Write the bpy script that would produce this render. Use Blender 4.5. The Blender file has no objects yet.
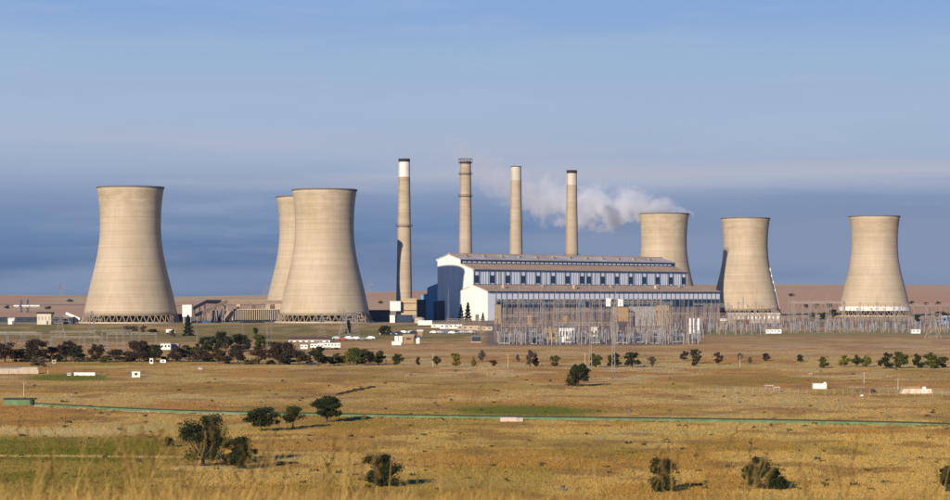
import bpy, math, random
import numpy as np
from mathutils import Vector, Matrix

# ------------------------------------------------------------------ camera, sky, sun, exposure
S = bpy.context.scene
COL = S.collection
K = 0.000439            # tangent per photograph pixel (950 px wide)
EYE = 16.0
HOR = 297.0             # image row of eye level
SUN_AZ = math.radians(25.0)     # sun behind the camera, to its left
SUN_EL = math.radians(17.0)

cam_d = bpy.data.cameras.new("camera")
cam = bpy.data.objects.new("camera", cam_d); COL.objects.link(cam)
cam.location = (0, 0, EYE)
cam.rotation_euler = (math.radians(90), 0, 0)
cam_d.sensor_width = 36.0
cam_d.lens = 18.0 / (475 * K)
cam_d.shift_y = (HOR - 250) / 950.0
cam_d.clip_start = 0.2
cam_d.clip_end = 40000
cam_d.dof.use_dof = True
cam_d.dof.focus_distance = 900
cam_d.dof.aperture_fstop = 10.0
S.camera = cam

S.view_settings.view_transform = 'Standard'
S.view_settings.look = 'None'
S.view_settings.exposure = 0.3
S.view_settings.gamma = 1.0
S.view_settings.use_curve_mapping = False
try:
    S.cycles.use_denoising = True
    S.cycles.volume_bounces = 8
    S.cycles.transparent_max_bounces = 16
    S.cycles.max_bounces = 8
except Exception:
    pass

world = bpy.data.worlds.new("World"); S.world = world
world.use_nodes = True
wn, wl = world.node_tree.nodes, world.node_tree.links
wn.clear()

def N(nodes, typ, **kw):
    n = nodes.new(typ)
    for k, v in kw.items():
        setattr(n, k, v)
    return n

def build_world():
    out = N(wn, 'ShaderNodeOutputWorld')
    bg = N(wn, 'ShaderNodeBackground')
    sky = N(wn, 'ShaderNodeTexSky', sky_type='NISHITA', sun_disc=False)
    sky.sun_elevation = SUN_EL
    sky.sun_rotation = math.radians(180) + SUN_AZ
    sky.air_density = 1.0; sky.dust_density = 0.0; sky.ozone_density = 8.0
    tc = N(wn, 'ShaderNodeTexCoord')
    sep = N(wn, 'ShaderNodeSeparateXYZ'); wl.new(tc.outputs['Generated'], sep.inputs[0])
    # thin layered cloud seen low over the horizon, all the way round
    mp = N(wn, 'ShaderNodeMapping'); mp.inputs['Scale'].default_value = (5, 5, 55)
    wl.new(tc.outputs['Generated'], mp.inputs[0])
    n1 = N(wn, 'ShaderNodeTexNoise'); n1.inputs['Scale'].default_value = 1.0; n1.inputs['Detail'].default_value = 6; n1.inputs['Roughness'].default_value = .55
    wl.new(mp.outputs[0], n1.inputs['Vector'])
    # warp elevation by noise
    ma = N(wn, 'ShaderNodeMath', operation='MULTIPLY_ADD'); ma.inputs[1].default_value = .018; 
    wl.new(n1.outputs['Fac'], ma.inputs[0]); 
    sub = N(wn, 'ShaderNodeMath', operation='SUBTRACT'); wl.new(sep.outputs['Z'], sub.inputs[0]); sub.inputs[1].default_value = .009
    wl.new(sub.outputs[0], ma.inputs[2])
    mr = N(wn, 'ShaderNodeMapRange'); mr.inputs[1].default_value = 0; mr.inputs[2].default_value = .2
    wl.new(ma.outputs[0], mr.inputs[0])
    ramp = N(wn, 'ShaderNodeValToRGB'); wl.new(mr.outputs[0], ramp.inputs[0])
    cr = ramp.color_ramp
    stops = [(0.0, (.11, .16, .28)), (.06, (.055, .112, .24)), (.15, (.12, .19, .335)), (.21, (.175, .245, .385)), (.265, (.26, .325, .45)), (.33, (.295, .375, .505)),
             (.39, (.30, .388, .525)), (.52, (.268, .378, .542)), (.61, (.225, .338, .54)), (1.0, (.15, .27, .52))]
    while len(cr.elements) < len(stops): cr.elements.new(.5)
    for e, (p, c) in zip(cr.elements, stops):
        e.position = p; e.color = (*c, 1)
    # faint brighter wisps inside the bank
    mp2 = N(wn, 'ShaderNodeMapping'); mp2.inputs['Scale'].default_value = (9, 9, 80); mp2.inputs['Location'].default_value = (3.1, 1.7, .4)
    wl.new(tc.outputs['Generated'], mp2.inputs[0])
    n2 = N(wn, 'ShaderNodeTexNoise'); n2.inputs['Scale'].default_value = 1.0; n2.inputs['Detail'].default_value = 7; n2.inputs['Roughness'].default_value = .6
    wl.new(mp2.outputs[0], n2.inputs['Vector'])
    m2 = N(wn, 'ShaderNodeMapRange'); m2.inputs[1].default_value = .50; m2.inputs[2].default_value = .78; m2.inputs[4].default_value = .32
    wl.new(n2.outputs['Fac'], m2.inputs[0])
    mixw = N(wn, 'ShaderNodeMixRGB'); mixw.inputs[2].default_value = (.38, .44, .56, 1)
    wl.new(m2.outputs[0], mixw.inputs[0]); wl.new(ramp.outputs[0], mixw.inputs[1])
    mp4 = N(wn, 'ShaderNodeMapping'); mp4.inputs['Scale'].default_value = (2.4, 2.4, 22); mp4.inputs['Location'].default_value = SKY_OFF
    wl.new(tc.outputs['Generated'], mp4.inputs[0])
    n4 = N(wn, 'ShaderNodeTexNoise'); n4.inputs['Scale'].default_value = 1.0; n4.inputs['Detail'].default_value = 3
    wl.new(mp4.outputs[0], n4.inputs['Vector'])
    m4 = N(wn, 'ShaderNodeMapRange', interpolation_type='SMOOTHSTEP'); m4.inputs[1].default_value = .45; m4.inputs[2].default_value = .62; m4.inputs[4].default_value = 1.0
    wl.new(n4.outputs['Fac'], m4.inputs[0])
    lowb = N(wn, 'ShaderNodeMapRange'); lowb.inputs[1].default_value = .26; lowb.inputs[2].default_value = .16; wl.new(mr.outputs[0], lowb.inputs[0])
    mm4 = N(wn, 'ShaderNodeMath', operation='MULTIPLY'); wl.new(m4.outputs[0], mm4.inputs[0]); wl.new(lowb.outputs[0], mm4.inputs[1])
    mix4 = N(wn, 'ShaderNodeMixRGB'); mix4.inputs[2].default_value = (.185, .235, .355, 1)
    wl.new(mm4.outputs[0], mix4.inputs[0]); wl.new(mixw.outputs[0], mix4.inputs[1]); mixw = mix4
    # long pale streaks where the layer thins out
    mp3 = N(wn, 'ShaderNodeMapping'); mp3.inputs['Scale'].default_value = (3.2, 3.2, 75); mp3.inputs['Location'].default_value = (.6, 4.1, 2.2)
    wl.new(tc.outputs['Generated'], mp3.inputs[0])
    n3 = N(wn, 'ShaderNodeTexNoise'); n3.inputs['Scale'].default_value = 1.0; n3.inputs['Detail'].default_value = 4
    wl.new(mp3.outputs[0], n3.inputs['Vector'])
    m3 = N(wn, 'ShaderNodeMapRange', interpolation_type='SMOOTHSTEP'); m3.inputs[1].default_value = .36; m3.inputs[2].default_value = .60; m3.inputs[4].default_value = .95
    wl.new(n3.outputs['Fac'], m3.inputs[0])
    bnd = N(wn, 'ShaderNodeValToRGB'); wl.new(mr.outputs[0], bnd.inputs[0])
    be = bnd.color_ramp.elements; be[0].position = .22; be[0].color = (0, 0, 0, 1); be[1].position = .40; be[1].color = (0, 0, 0, 1)
    e_ = be.new(.27); e_.color = (1, 1, 1, 1); e_ = be.new(.32); e_.color = (.5, .5, .5, 1)
    mm3 = N(wn, 'ShaderNodeMath', operation='MULTIPLY'); wl.new(m3.outputs[0], mm3.inputs[0]); wl.new(bnd.outputs[0], mm3.inputs[1])
    mix3 = N(wn, 'ShaderNodeMixRGB'); mix3.inputs[2].default_value = (.37, .39, .475, 1)
    wl.new(mm3.outputs[0], mix3.inputs[0]); wl.new(mixw.outputs[0], mix3.inputs[1]); mixw = mix3
    # clear sky above the layer
    sc = N(wn, 'ShaderNodeMixRGB', blend_type='MULTIPLY'); sc.inputs[0].default_value = 1; sc.inputs[2].default_value = (SKY_S * .22, SKY_S * 1.45, SKY_S * 2.1, 1)
    wl.new(sky.outputs[0], sc.inputs[1])
    up = N(wn, 'ShaderNodeMapRange', interpolation_type='SMOOTHSTEP'); up.inputs[1].default_value = .10; up.inputs[2].default_value = .26
    wl.new(sep.outputs['Z'], up.inputs[0])
    mx = N(wn, 'ShaderNodeMixRGB'); wl.new(up.outputs[0], mx.inputs[0]); wl.new(mixw.outputs[0], mx.inputs[1]); wl.new(sc.outputs[0], mx.inputs[2])
    wl.new(mx.outputs[0], bg.inputs['Color']); bg.inputs['Strength'].default_value = 1.0
    wl.new(bg.outputs[0], out.inputs[0])
SKY_S = 0.05
SKY_OFF = (8.2, 9.1, 1.1)
build_world()

sun_d = bpy.data.lights.new("sun", 'SUN'); sun_d.energy = 4.6; sun_d.angle = math.radians(.55); sun_d.color = (1.0, .86, .67)
sun = bpy.data.objects.new("sun", sun_d); COL.objects.link(sun)
sun_dir = Vector((math.sin(SUN_AZ) * math.cos(SUN_EL), math.cos(SUN_AZ) * math.cos(SUN_EL), -math.sin(SUN_EL)))
sun.rotation_euler = sun_dir.to_track_quat('-Z', 'Y').to_euler()
sun.location = (-300, -300, 400)

# ------------------------------------------------------------------ helpers
rng = np.random.default_rng(11)
random.seed(5)

def smooth(a, b, x):
    t = np.clip((np.asarray(x, float) - a) / (b - a), 0, 1)
    return t * t * (3 - 2 * t)

def vnoise(x, y, seed=0):
    x = np.asarray(x, float); y = np.asarray(y, float)
    xi = np.floor(x).astype(np.int64); yi = np.floor(y).astype(np.int64)
    fx = x - xi; fy = y - yi
    fx = fx * fx * (3 - 2 * fx); fy = fy * fy * (3 - 2 * fy)
    def h(a, b):
        n = (a * 374761393 + b * 668265263 + seed * 982451653) & 0x7fffffff
        n = ((n ^ (n >> 13)) * 1274126177) & 0x7fffffff
        return ((n ^ (n >> 16)) & 0xffff) / 65535.0
    return (h(xi, yi) * (1 - fx) + h(xi + 1, yi) * fx) * (1 - fy) + (h(xi, yi + 1) * (1 - fx) + h(xi + 1, yi + 1) * fx) * fy

def fbm(x, y, s, seed=0, o=4):
    v = 0; a = .5; t = 0
    for i in range(o):
        v = v + a * vnoise(x / s, y / s, seed + i * 7); t += a; a *= .5; s *= .5
    return v / t

PLAIN = -2.5
def gz(x, y):
    x = np.asarray(x, float); y = np.asarray(y, float)
    z = PLAIN + 2.5 * smooth(1190, 1345, y + 18 * (fbm(x, y * 0, 140, 3, 2) - .5))
    z = z + .9 * (fbm(x, y, 75, 21) - .5) * smooth(150, 260, y) * (1 - smooth(1050, 1200, y))
    # knoll the photographer sits on
    hill = 15.02 - .135 * np.maximum(0, y - 8.5) - .01 * np.abs(x)
    hill = np.where(y < -10, 15.02 + (y + 10) * .05 - .01 * np.abs(x), hill)
    hill = hill + .1 * (fbm(x, y, 3, 5) - .5)
    w = smooth(95, 170, y)
    z = hill * (1 - w) + z * w
    # far farmland rising to a long ridge, higher on the right
    a = np.clip(x / np.maximum(y, 500) / K + 475, -900, 1900)
    top = np.interp(a, [-900, 0, 90, 175, 270, 375, 430, 560, 700, 800, 950, 1900], [24, 20.5, 19.5, 16.5, 21, 26, 28, 34, 39.3, 40.3, 38.8, 30])
    top = top + 1.2 * (fbm(x, y, 700, 31) - .5)
    z = z + (top) * smooth(2050, 4400, y) - 70 * smooth(4700, 8600, y) * 1.0
    z = z + 2.0 * (fbm(x, y, 400, 9) - .5) * smooth(2300, 3000, y)
    return z

def g1(x, y): return float(gz(np.array([x]), np.array([y]))[0])

def X(px, d): return (px - 475) * K * d
def Zat(py, d): return EYE - (py - HOR) * K * d
def spot(px, py):
    """ground point seen at that place of the picture"""
    z = PLAIN; d = 500
    for _ in range(12):
        d = (EYE - z) / ((py - HOR) * K)
        z = g1(X(px, d), d)
    return X(px, d), d, z

# ---- materials
MATS = {}
def mat(name, col, rough=.8, var=.15, scale=.5, bump=0.0, spec=.25, metal=0.0, col2=None, stretch=None, bscale=None):
    if name in MATS: return MATS[name]
    m = bpy.data.materials.new(name); m.use_nodes = True
    nt = m.node_tree; nd, lk = nt.nodes, nt.links
    b = nd['Principled BSDF']
    b.inputs['Roughness'].default_value = rough
    b.inputs['Specular IOR Level'].default_value = spec
    b.inputs['Metallic'].default_value = metal
    geo = N(nd, 'ShaderNodeNewGeometry')
    mp = N(nd, 'ShaderNodeMapping'); mp.inputs['Scale'].default_value = stretch or (1, 1, 1)
    lk.new(geo.outputs['Position'], mp.inputs[0])
    no = N(nd, 'ShaderNodeTexNoise'); no.inputs['Scale'].default_value = scale; no.inputs['Detail'].default_value = 6; no.inputs['Roughness'].default_value = .6
    lk.new(mp.outputs[0], no.inputs['Vector'])
    mr = N(nd, 'ShaderNodeMapRange'); mr.inputs[1].default_value = .3; mr.inputs[2].default_value = .7
    lk.new(no.outputs['Fac'], mr.inputs[0])
    mx = N(nd, 'ShaderNodeMixRGB')
    c2 = col2 or tuple(c * (1 - var) for c in col)
    c1 = col if col2 else tuple(min(1, c * (1 + var * .6)) for c in col)
    mx.inputs[1].default_value = (*c1, 1); mx.inputs[2].default_value = (*c2, 1)
    lk.new(mr.outputs[0], mx.inputs[0]); lk.new(mx.outputs[0], b.inputs['Base Color'])
    if bump:
        n2 = N(nd, 'ShaderNodeTexNoise'); n2.inputs['Scale'].default_value = bscale or scale * 4; n2.inputs['Detail'].default_value = 4
        lk.new(mp.outputs[0], n2.inputs['Vector'])
        bp = N(nd, 'ShaderNodeBump'); bp.inputs['Strength'].default_value = bump; bp.inputs['Distance'].default_value = .1
        lk.new(n2.outputs['Fac'], bp.inputs['Height']); lk.new(bp.outputs[0], b.inputs['Normal'])
    MATS[name] = m
    return m

def attr_mat(name, rough=.9, noise=None, bump=0, transl=0.0):
    """colour from the mesh's own 'Col' attribute with fine grain on top"""
    m = bpy.data.materials.new(name); m.use_nodes = True
    nd, lk = m.node_tree.nodes, m.node_tree.links
    b = nd['Principled BSDF']; b.inputs['Roughness'].default_value = rough; b.inputs['Specular IOR Level'].default_value = .08
    at = N(nd, 'ShaderNodeAttribute', attribute_name='Col')
    src = at.outputs['Color']
    if noise:
        geo = N(nd, 'ShaderNodeNewGeometry')
        for sc, amt in noise:
            no = N(nd, 'ShaderNodeTexNoise'); no.inputs['Scale'].default_value = sc; no.inputs['Detail'].default_value = 5
            lk.new(geo.outputs['Position'], no.inputs['Vector'])
            mr = N(nd, 'ShaderNodeMapRange'); mr.inputs[1].default_value = .25; mr.inputs[2].default_value = .75; mr.inputs[3].default_value = 1 - amt; mr.inputs[4].default_value = 1 + amt
            lk.new(no.outputs['Fac'], mr.inputs[0])
            mx = N(nd, 'ShaderNodeMixRGB', blend_type='MULTIPLY'); mx.inputs[0].default_value = 1
            lk.new(src, mx.inputs[1]); lk.new(mr.outputs[0], mx.inputs[2]); src = mx.outputs[0]
    lk.new(src, b.inputs['Base Color'])
    if transl:
        tr = N(nd, 'ShaderNodeBsdfTranslucent'); lk.new(src, tr.inputs['Color'])
        ms = N(nd, 'ShaderNodeMixShader'); ms.inputs[0].default_value = transl
        lk.new(b.outputs[0], ms.inputs[1]); lk.new(tr.outputs[0], ms.inputs[2])
        lk.new(ms.outputs[0], nd['Material Output'].inputs['Surface'])
    MATS[name] = m
    return m

# ---- mesh builder
class MB:
    def __init__(s): s.v = []; s.f = []
    def quad(s, a, b, c, d):
        i = len(s.v); s.v += [tuple(a), tuple(b), tuple(c), tuple(d)]; s.f.append((i, i + 1, i + 2, i + 3)); return s
    def poly(s, pts):
        i = len(s.v); s.v += [tuple(p) for p in pts]; s.f.append(tuple(range(i, i + len(pts)))); return s
    def box(s, x0, x1, y0, y1, z0, z1):
        i = len(s.v)
        s.v += [(x0, y0, z0), (x1, y0, z0), (x1, y1, z0), (x0, y1, z0), (x0, y0, z1), (x1, y0, z1), (x1, y1, z1), (x0, y1, z1)]
        for q in ((0, 3, 2, 1), (4, 5, 6, 7), (0, 1, 5, 4), (1, 2, 6, 5), (2, 3, 7, 6), (3, 0, 4, 7)):
            s.f.append(tuple(i + k for k in q))
        return s
    def bar(s, p, q, w, w2=None, n=4):
        p = Vector(p); q = Vector(q); d = (q - p)
        if d.length < 1e-6: return s
        d.normalize(); up = Vector((0, 0, 1)) if abs(d.z) < .95 else Vector((1, 0, 0))
        a = d.cross(up).normalized(); b = d.cross(a).normalized()
        w2 = w if w2 is None else w2
        i = len(s.v)
        for c, r in ((p, w), (q, w2)):
            for k in range(n):
                t = 2 * math.pi * (k + .5) / n
                s.v.append(tuple(c + a * (math.cos(t) * r) + b * (math.sin(t) * r)))
        for k in range(n):
            s.f.append((i + k, i + (k + 1) % n, i + n + (k + 1) % n, i + n + k))
        s.f.append(tuple(i + k for k in reversed(range(n)))); s.f.append(tuple(i + n + k for k in range(n)))
        return s
    def lathe(s, prof, n=48, close=False, cx=0, cy=0):
        i = len(s.v)
        for r, z in prof:
            for k in range(n):
                t = 2 * math.pi * k / n
                s.v.append((cx + r * math.cos(t), cy + r * math.sin(t), z))
        m = len(prof)
        for j in range(m - 1 if not close else m):
            j2 = (j + 1) % m
            for k in range(n):
                k2 = (k + 1) % n
                s.f.append((i + j * n + k, i + j * n + k2, i + j2 * n + k2, i + j2 * n + k))
        return s
    def cap(s, r, z, n=48, cx=0, cy=0):
        i = len(s.v)
        s.v += [(cx + r * math.cos(2 * math.pi * k / n), cy + r * math.sin(2 * math.pi * k / n), z) for k in range(n)]
        s.f.append(tuple(range(i, i + n))); return s
    def prism(s, prof, x0, x1):
        """profile of (y, z) pushed from x0 to x1"""
        i = len(s.v); n = len(prof)
        s.v += [(x0, y, z) for y, z in prof] + [(x1, y, z) for y, z in prof]
        for k in range(n):
            s.f.append((i + k, i + (k + 1) % n, i + n + (k + 1) % n, i + n + k))
        s.f.append(tuple(i + k for k in reversed(range(n)))); s.f.append(tuple(i + n + k for k in range(n)))
        return s
    def mesh(s, name, m, smooth_=False):
        me = bpy.data.meshes.new(name); me.from_pydata(s.v, [], s.f); me.validate(); me.update()
        if m is not None: me.materials.append(m)
        if smooth_: me.polygons.foreach_set('use_smooth', [True] * len(me.polygons))
        return me
    def build(s, name, m, parent=None, smooth_=False):
        return ob(name, s.mesh(name, m, smooth_), parent)

def ob(name, me, parent=None, loc=None, rz=None):
    o = bpy.data.objects.new(name, me); COL.objects.link(o)
    if parent is not None: o.parent = parent
    if loc is not None: o.location = loc
    if rz is not None: o.rotation_euler = (0, 0, rz)
    return o

def tag(o, label=None, cat=None, group=None, kind=None):
    if label: o['label'] = label
    if cat: o['category'] = cat
    if group: o['group'] = group
    if kind: o['kind'] = kind
    return o

def thing(name, label, cat, loc=(0, 0, 0), rz=0, group=None):
    o = bpy.data.objects.new(name, None); COL.objects.link(o)
    o.location = loc; o.rotation_euler = (0, 0, rz); o.empty_display_size = .5
    return tag(o, label, cat, group)

def mesh_np(name, V, F, m, cols=None):
    """V (n,3), F (k,3 or 4) arrays"""
    me = bpy.data.meshes.new(name)
    nv, nf, c = len(V), len(F), F.shape[1]
    me.vertices.add(nv); me.vertices.foreach_set('co', np.ascontiguousarray(V, np.float32).ravel())
    me.loops.add(nf * c); me.loops.foreach_set('vertex_index', np.ascontiguousarray(F, np.int32).ravel())
    me.polygons.add(nf)
    me.polygons.foreach_set('loop_start', np.arange(0, nf * c, c, dtype=np.int32))
    me.update(calc_edges=True)
    if cols is not None:
        a = me.color_attributes.new('Col', 'FLOAT_COLOR', 'POINT')
        cc = np.ones((nv, 4), np.float32); cc[:, :3] = cols
        a.data.foreach_set('color', cc.ravel())
    me.materials.append(m)
    return me

ORD = ['first', 'second', 'third', 'fourth', 'fifth', 'sixth', 'seventh', 'eighth', 'ninth', 'tenth', 'eleventh', 'twelfth', 'thirteenth', 'fourteenth',
       'fifteenth', 'sixteenth', 'seventeenth', 'eighteenth', 'nineteenth', 'twentieth'] + ['twenty-' + w for w in ('first', 'second', 'third', 'fourth', 'fifth', 'sixth', 'seventh', 'eighth', 'ninth')] + ['thirtieth']

ORD = ORD[:30] + ['thirty-' + w for w in ORD[:9]] + ['fortieth'] + ['forty-' + w for w in ORD[:9]]
# ------------------------------------------------------------------ ground colours (what grows or lies where)
def ground_cols(x, y):
    px = x / np.maximum(y, 30) / K + 475
    py = HOR + (EYE - PLAIN) / (np.maximum(y, 30) * K)
    n_ = len(x)
    straw = np.array([.58, .37, .105]); pale = np.array([.61, .405, .16]); tan = np.array([.40, .225, .045]); dry = np.array([.30, .18, .055])
    green = np.array([.25, .205, .032]); dgreen = np.array([.15, .165, .018]); earth = np.array([.30, .20, .12])
    def mixc(c, col, f):
        f = np.clip(f, 0, 1)[:, None]; return c * (1 - f) + np.asarray(col)[None] * f
    a = fbm(x, y * .6, 55, 1); b = fbm(x, y * .65, 17, 2); e = fbm(x, y * .7, 5.5, 3); q = fbm(x, y * .6, 28, 4)
    c = np.tile(straw, (n_, 1))
    c = mixc(c, pale, smooth(.50, .66, a) * .75)
    c = mixc(c, tan, smooth(.48, .60, b) * .75)
    c = mixc(c, green, smooth(.53, .64, q) * .5)
    c = mixc(c, dry, smooth(.55, .66, e) * .75)
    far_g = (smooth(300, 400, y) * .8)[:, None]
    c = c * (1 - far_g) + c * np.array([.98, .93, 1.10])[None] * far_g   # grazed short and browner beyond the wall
    # greener meadow at the lower left of the view
    g = smooth(210, 130, px) * smooth(432, 438, py) * (1 - smooth(458, 463, py) * .4) * (1 - smooth(478, 490, py) * .5)
    c = mixc(c, np.array([.185, .175, .016]), g * (.7 + .6 * smooth(.4, .6, b)))
    # mown/green patches
    def ell(cx, cy, rx, ry, n=.5):
        d = np.sqrt(((px - cx) / rx) ** 2 + ((py - cy) / ry) ** 2) + (fbm(x, y, 9, 8) - .5) * n * 1.8
        return 1 - smooth(.6, 1.15, d)
    c = mixc(c, dgreen, ell(518, 411.3, 84, 5.8, .35) * .95)
    c = mixc(c, dgreen, ell(70, 377.5, 42, 4.6) * .95)
    c = mixc(c, green, ell(500, 445, 120, 8, 1.2) * .25)
    c = mixc(c, green, ell(800, 448, 110, 7, 1.2) * .35)
    c = mixc(c, green, ell(860, 391, 60, 3.4) * .6)
    c = mixc(c, green, ell(690, 386, 60, 2.5) * .4)
    c = mixc(c, green, ell(120, 362, 110, 4) * .5)
    # bare dirt tracks
    c = mixc(c, pale * 1.12, (smooth(6, 0, np.abs(py - 430 - 2 * np.sin(px / 40))) * smooth(180, 100, px) * .9))
    c = mixc(c, pale * 1.1, (1 - smooth(.5, 1.3, np.abs(py - 456.5 - (px - 80) * .004))) * smooth(215, 150, px) * .8)
    c = mixc(c, pale * 1.1, (1 - smooth(1, 3.5, np.abs(py - 468))) * smooth(150, 180, px) * smooth(290, 230, px) * .8)
    c = mixc(c, pale, (1 - smooth(1, 4, np.abs(py - 400 - (e - .5) * 12))) * .5)
    c = mixc(c, pale * .95, (1 - smooth(.6, 1.6, np.abs(py - 353))) * smooth(395, 420, px) * .8)
    c = mixc(c, pale, (1 - smooth(.8, 2.0, np.abs(py - 366.5))) * smooth(90, 220, px) * .5)
    # greyer, browner rough ground toward the fence of the switchyard, yard gravel inside it
    c = mixc(c, earth * 1.35, smooth(362, 352, py) * .3)
    yard = smooth(346.5, 345, py) * smooth(482, 490, px) * smooth(708, 700, px + (py - 334) * 2)
    c = mixc(c, np.array([.17, .145, .125]), yard * .9)
    yard2 = smooth(330.5, 329.5, py) * smooth(640, 660, px)
    c = mixc(c, np.array([.22, .185, .15]), yard2 * .9)
    # green bank in front of the towers
    bank = smooth(345, 339, py) * smooth(500, 430, px) * (.55 + .6 * (a - .3)) 
    c = mixc(c, np.array([.165, .155, .045]), np.clip(bank * (.5 + 1.6 * smooth(.36, .6, b)), 0, .85))
    c = mixc(c, np.array([.23, .21, .08]), smooth(338, 335, py) * smooth(330.5, 332, py) * smooth(690, 710, px) * .8)
    c = mixc(c, np.array([.34, .28, .19]), smooth(328.6, 328.0, py) * smooth(620, 560, px) * .75)
    # far ploughed land
    far = smooth(1500, 2000, y)
    f1 = fbm(x, y * .35, 900, 61, 2); f2 = fbm(x, y * .3, 260, 62, 3)
    fc = np.tile(np.array([.53, .335, .185]), (n_, 1))
    fc = mixc(fc, [.46, .28, .16], smooth(.42, .55, f1))
    fc = mixc(fc, [.58, .39, .21], smooth(.52, .64, f2) * .7)
    fc = mixc(fc, [.24, .16, .12], (1 - smooth(20, 60, np.abs(y - 2900 - 60 * (f1 - .5)))) * smooth(-100, -200, x) * .8)
    c = c * (1 - far[:, None]) + fc * far[:, None]
    c = c * (1.05 + .07 * rng.random(n_))[:, None]
    return c

def build_ground():
    rows = np.concatenate([np.linspace(-60, 3, 14), np.linspace(4, 20, 28), np.linspace(21, 165, 60),
                           1 / np.linspace(1 / 168., 1 / 1700., 330), np.linspace(1715, 2600, 50), np.linspace(2620, 5200, 110), np.linspace(5300, 12000, 20)])
    s = np.linspace(-1, 1, 361)
    YY = np.repeat(rows, len(s)); XX = np.tile(s, len(rows)) * (26 + np.maximum(YY, 0) * .55)
    Z = gz(XX, YY)
    nr, nc = len(rows), len(s)
    i = np.arange(nr - 1)[:, None] * nc + np.arange(nc - 1)[None]
    F = np.stack([i, i + 1, i + nc + 1, i + nc], -1).reshape(-1, 4)
    m = attr_mat('ground_soil', .95, [(.9, .14), (.12, .10)])
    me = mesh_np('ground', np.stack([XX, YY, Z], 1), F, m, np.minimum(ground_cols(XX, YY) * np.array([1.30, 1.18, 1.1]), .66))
    me.polygons.foreach_set('use_smooth', [True] * len(me.polygons))
    o = ob('ground', me); tag(o, 'dry golden grassland rising to brown farmland at the horizon', kind='structure')
build_ground()

def tuft_mesh(x, y, h, w, nb, lean, cols, name, m, z=None):
    n = len(x); z = gz(x, y) if z is None else z
    V = np.zeros((n, nb, 3, 3)); 
    az = rng.random((n, nb)) * 2 * np.pi; la = az + rng.normal(0, .8, (n, nb))
    hh = h[:, None] * (.6 + .5 * rng.random((n, nb))); ww = w[:, None] * (.7 + .6 * rng.random((n, nb)))
    ox = x[:, None] + rng.normal(0, 1, (n, nb)) * w[:, None] * .8; oy = y[:, None] + rng.normal(0, 1, (n, nb)) * w[:, None] * .8
    V[:, :, 0, 0] = ox - np.cos(az) * ww; V[:, :, 0, 1] = oy - np.sin(az) * ww
    V[:, :, 1, 0] = ox + np.cos(az) * ww; V[:, :, 1, 1] = oy + np.sin(az) * ww
    V[:, :, 2, 0] = ox + np.cos(la) * hh * lean; V[:, :, 2, 1] = oy + np.sin(la) * hh * lean
    V[:, :, 0, 2] = V[:, :, 1, 2] = (z - .05)[:, None]; V[:, :, 2, 2] = z[:, None] + hh
    C = np.repeat(cols[:, None, None, :], nb, 1).repeat(3, 2) * (.95 + .1 * rng.random((n, nb, 1, 1)))
    me = mesh_np(name, V.reshape(-1, 3), np.arange(n * nb * 3).reshape(-1, 3), m, C.reshape(-1, 3))
    return me

def build_field_grass():
    # density falls with distance, as the tufts shrink
    n = 260000
    py = 331.5 + (499 - 331.5) * rng.random(n) ** .9
    px = -260 + 1470 * rng.random(n)
    y = (EYE - PLAIN) / ((py - HOR) * K); x = (px - 475) * K * y
    ok = (.6 * fbm(x, y, 14, 77) + .4 * fbm(x * .7, y, 5, 79) + .25 * rng.random(n)) > .50
    yard = (py < 347) & (px > 480)
    ok &= ~yard
    x, y = x[ok], y[ok]
    c = ground_cols(x, y) * np.array([.80, .81, .86])
    sc = (.55 + .9 * fbm(x, y, 25, 78))
    h = sc * (.09 + .13 * rng.random(len(x)) ** 2); w = .045 + .00016 * y
    m = attr_mat('dry_grass', .85, None, 0, .25)
    o = ob('field_grass', tuft_mesh(x, y, h, w, 4, .5, c, 'field_grass', m))
    tag(o, 'short dry golden grass covering the open plain', 'grass', kind='stuff')
build_field_grass()

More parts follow.
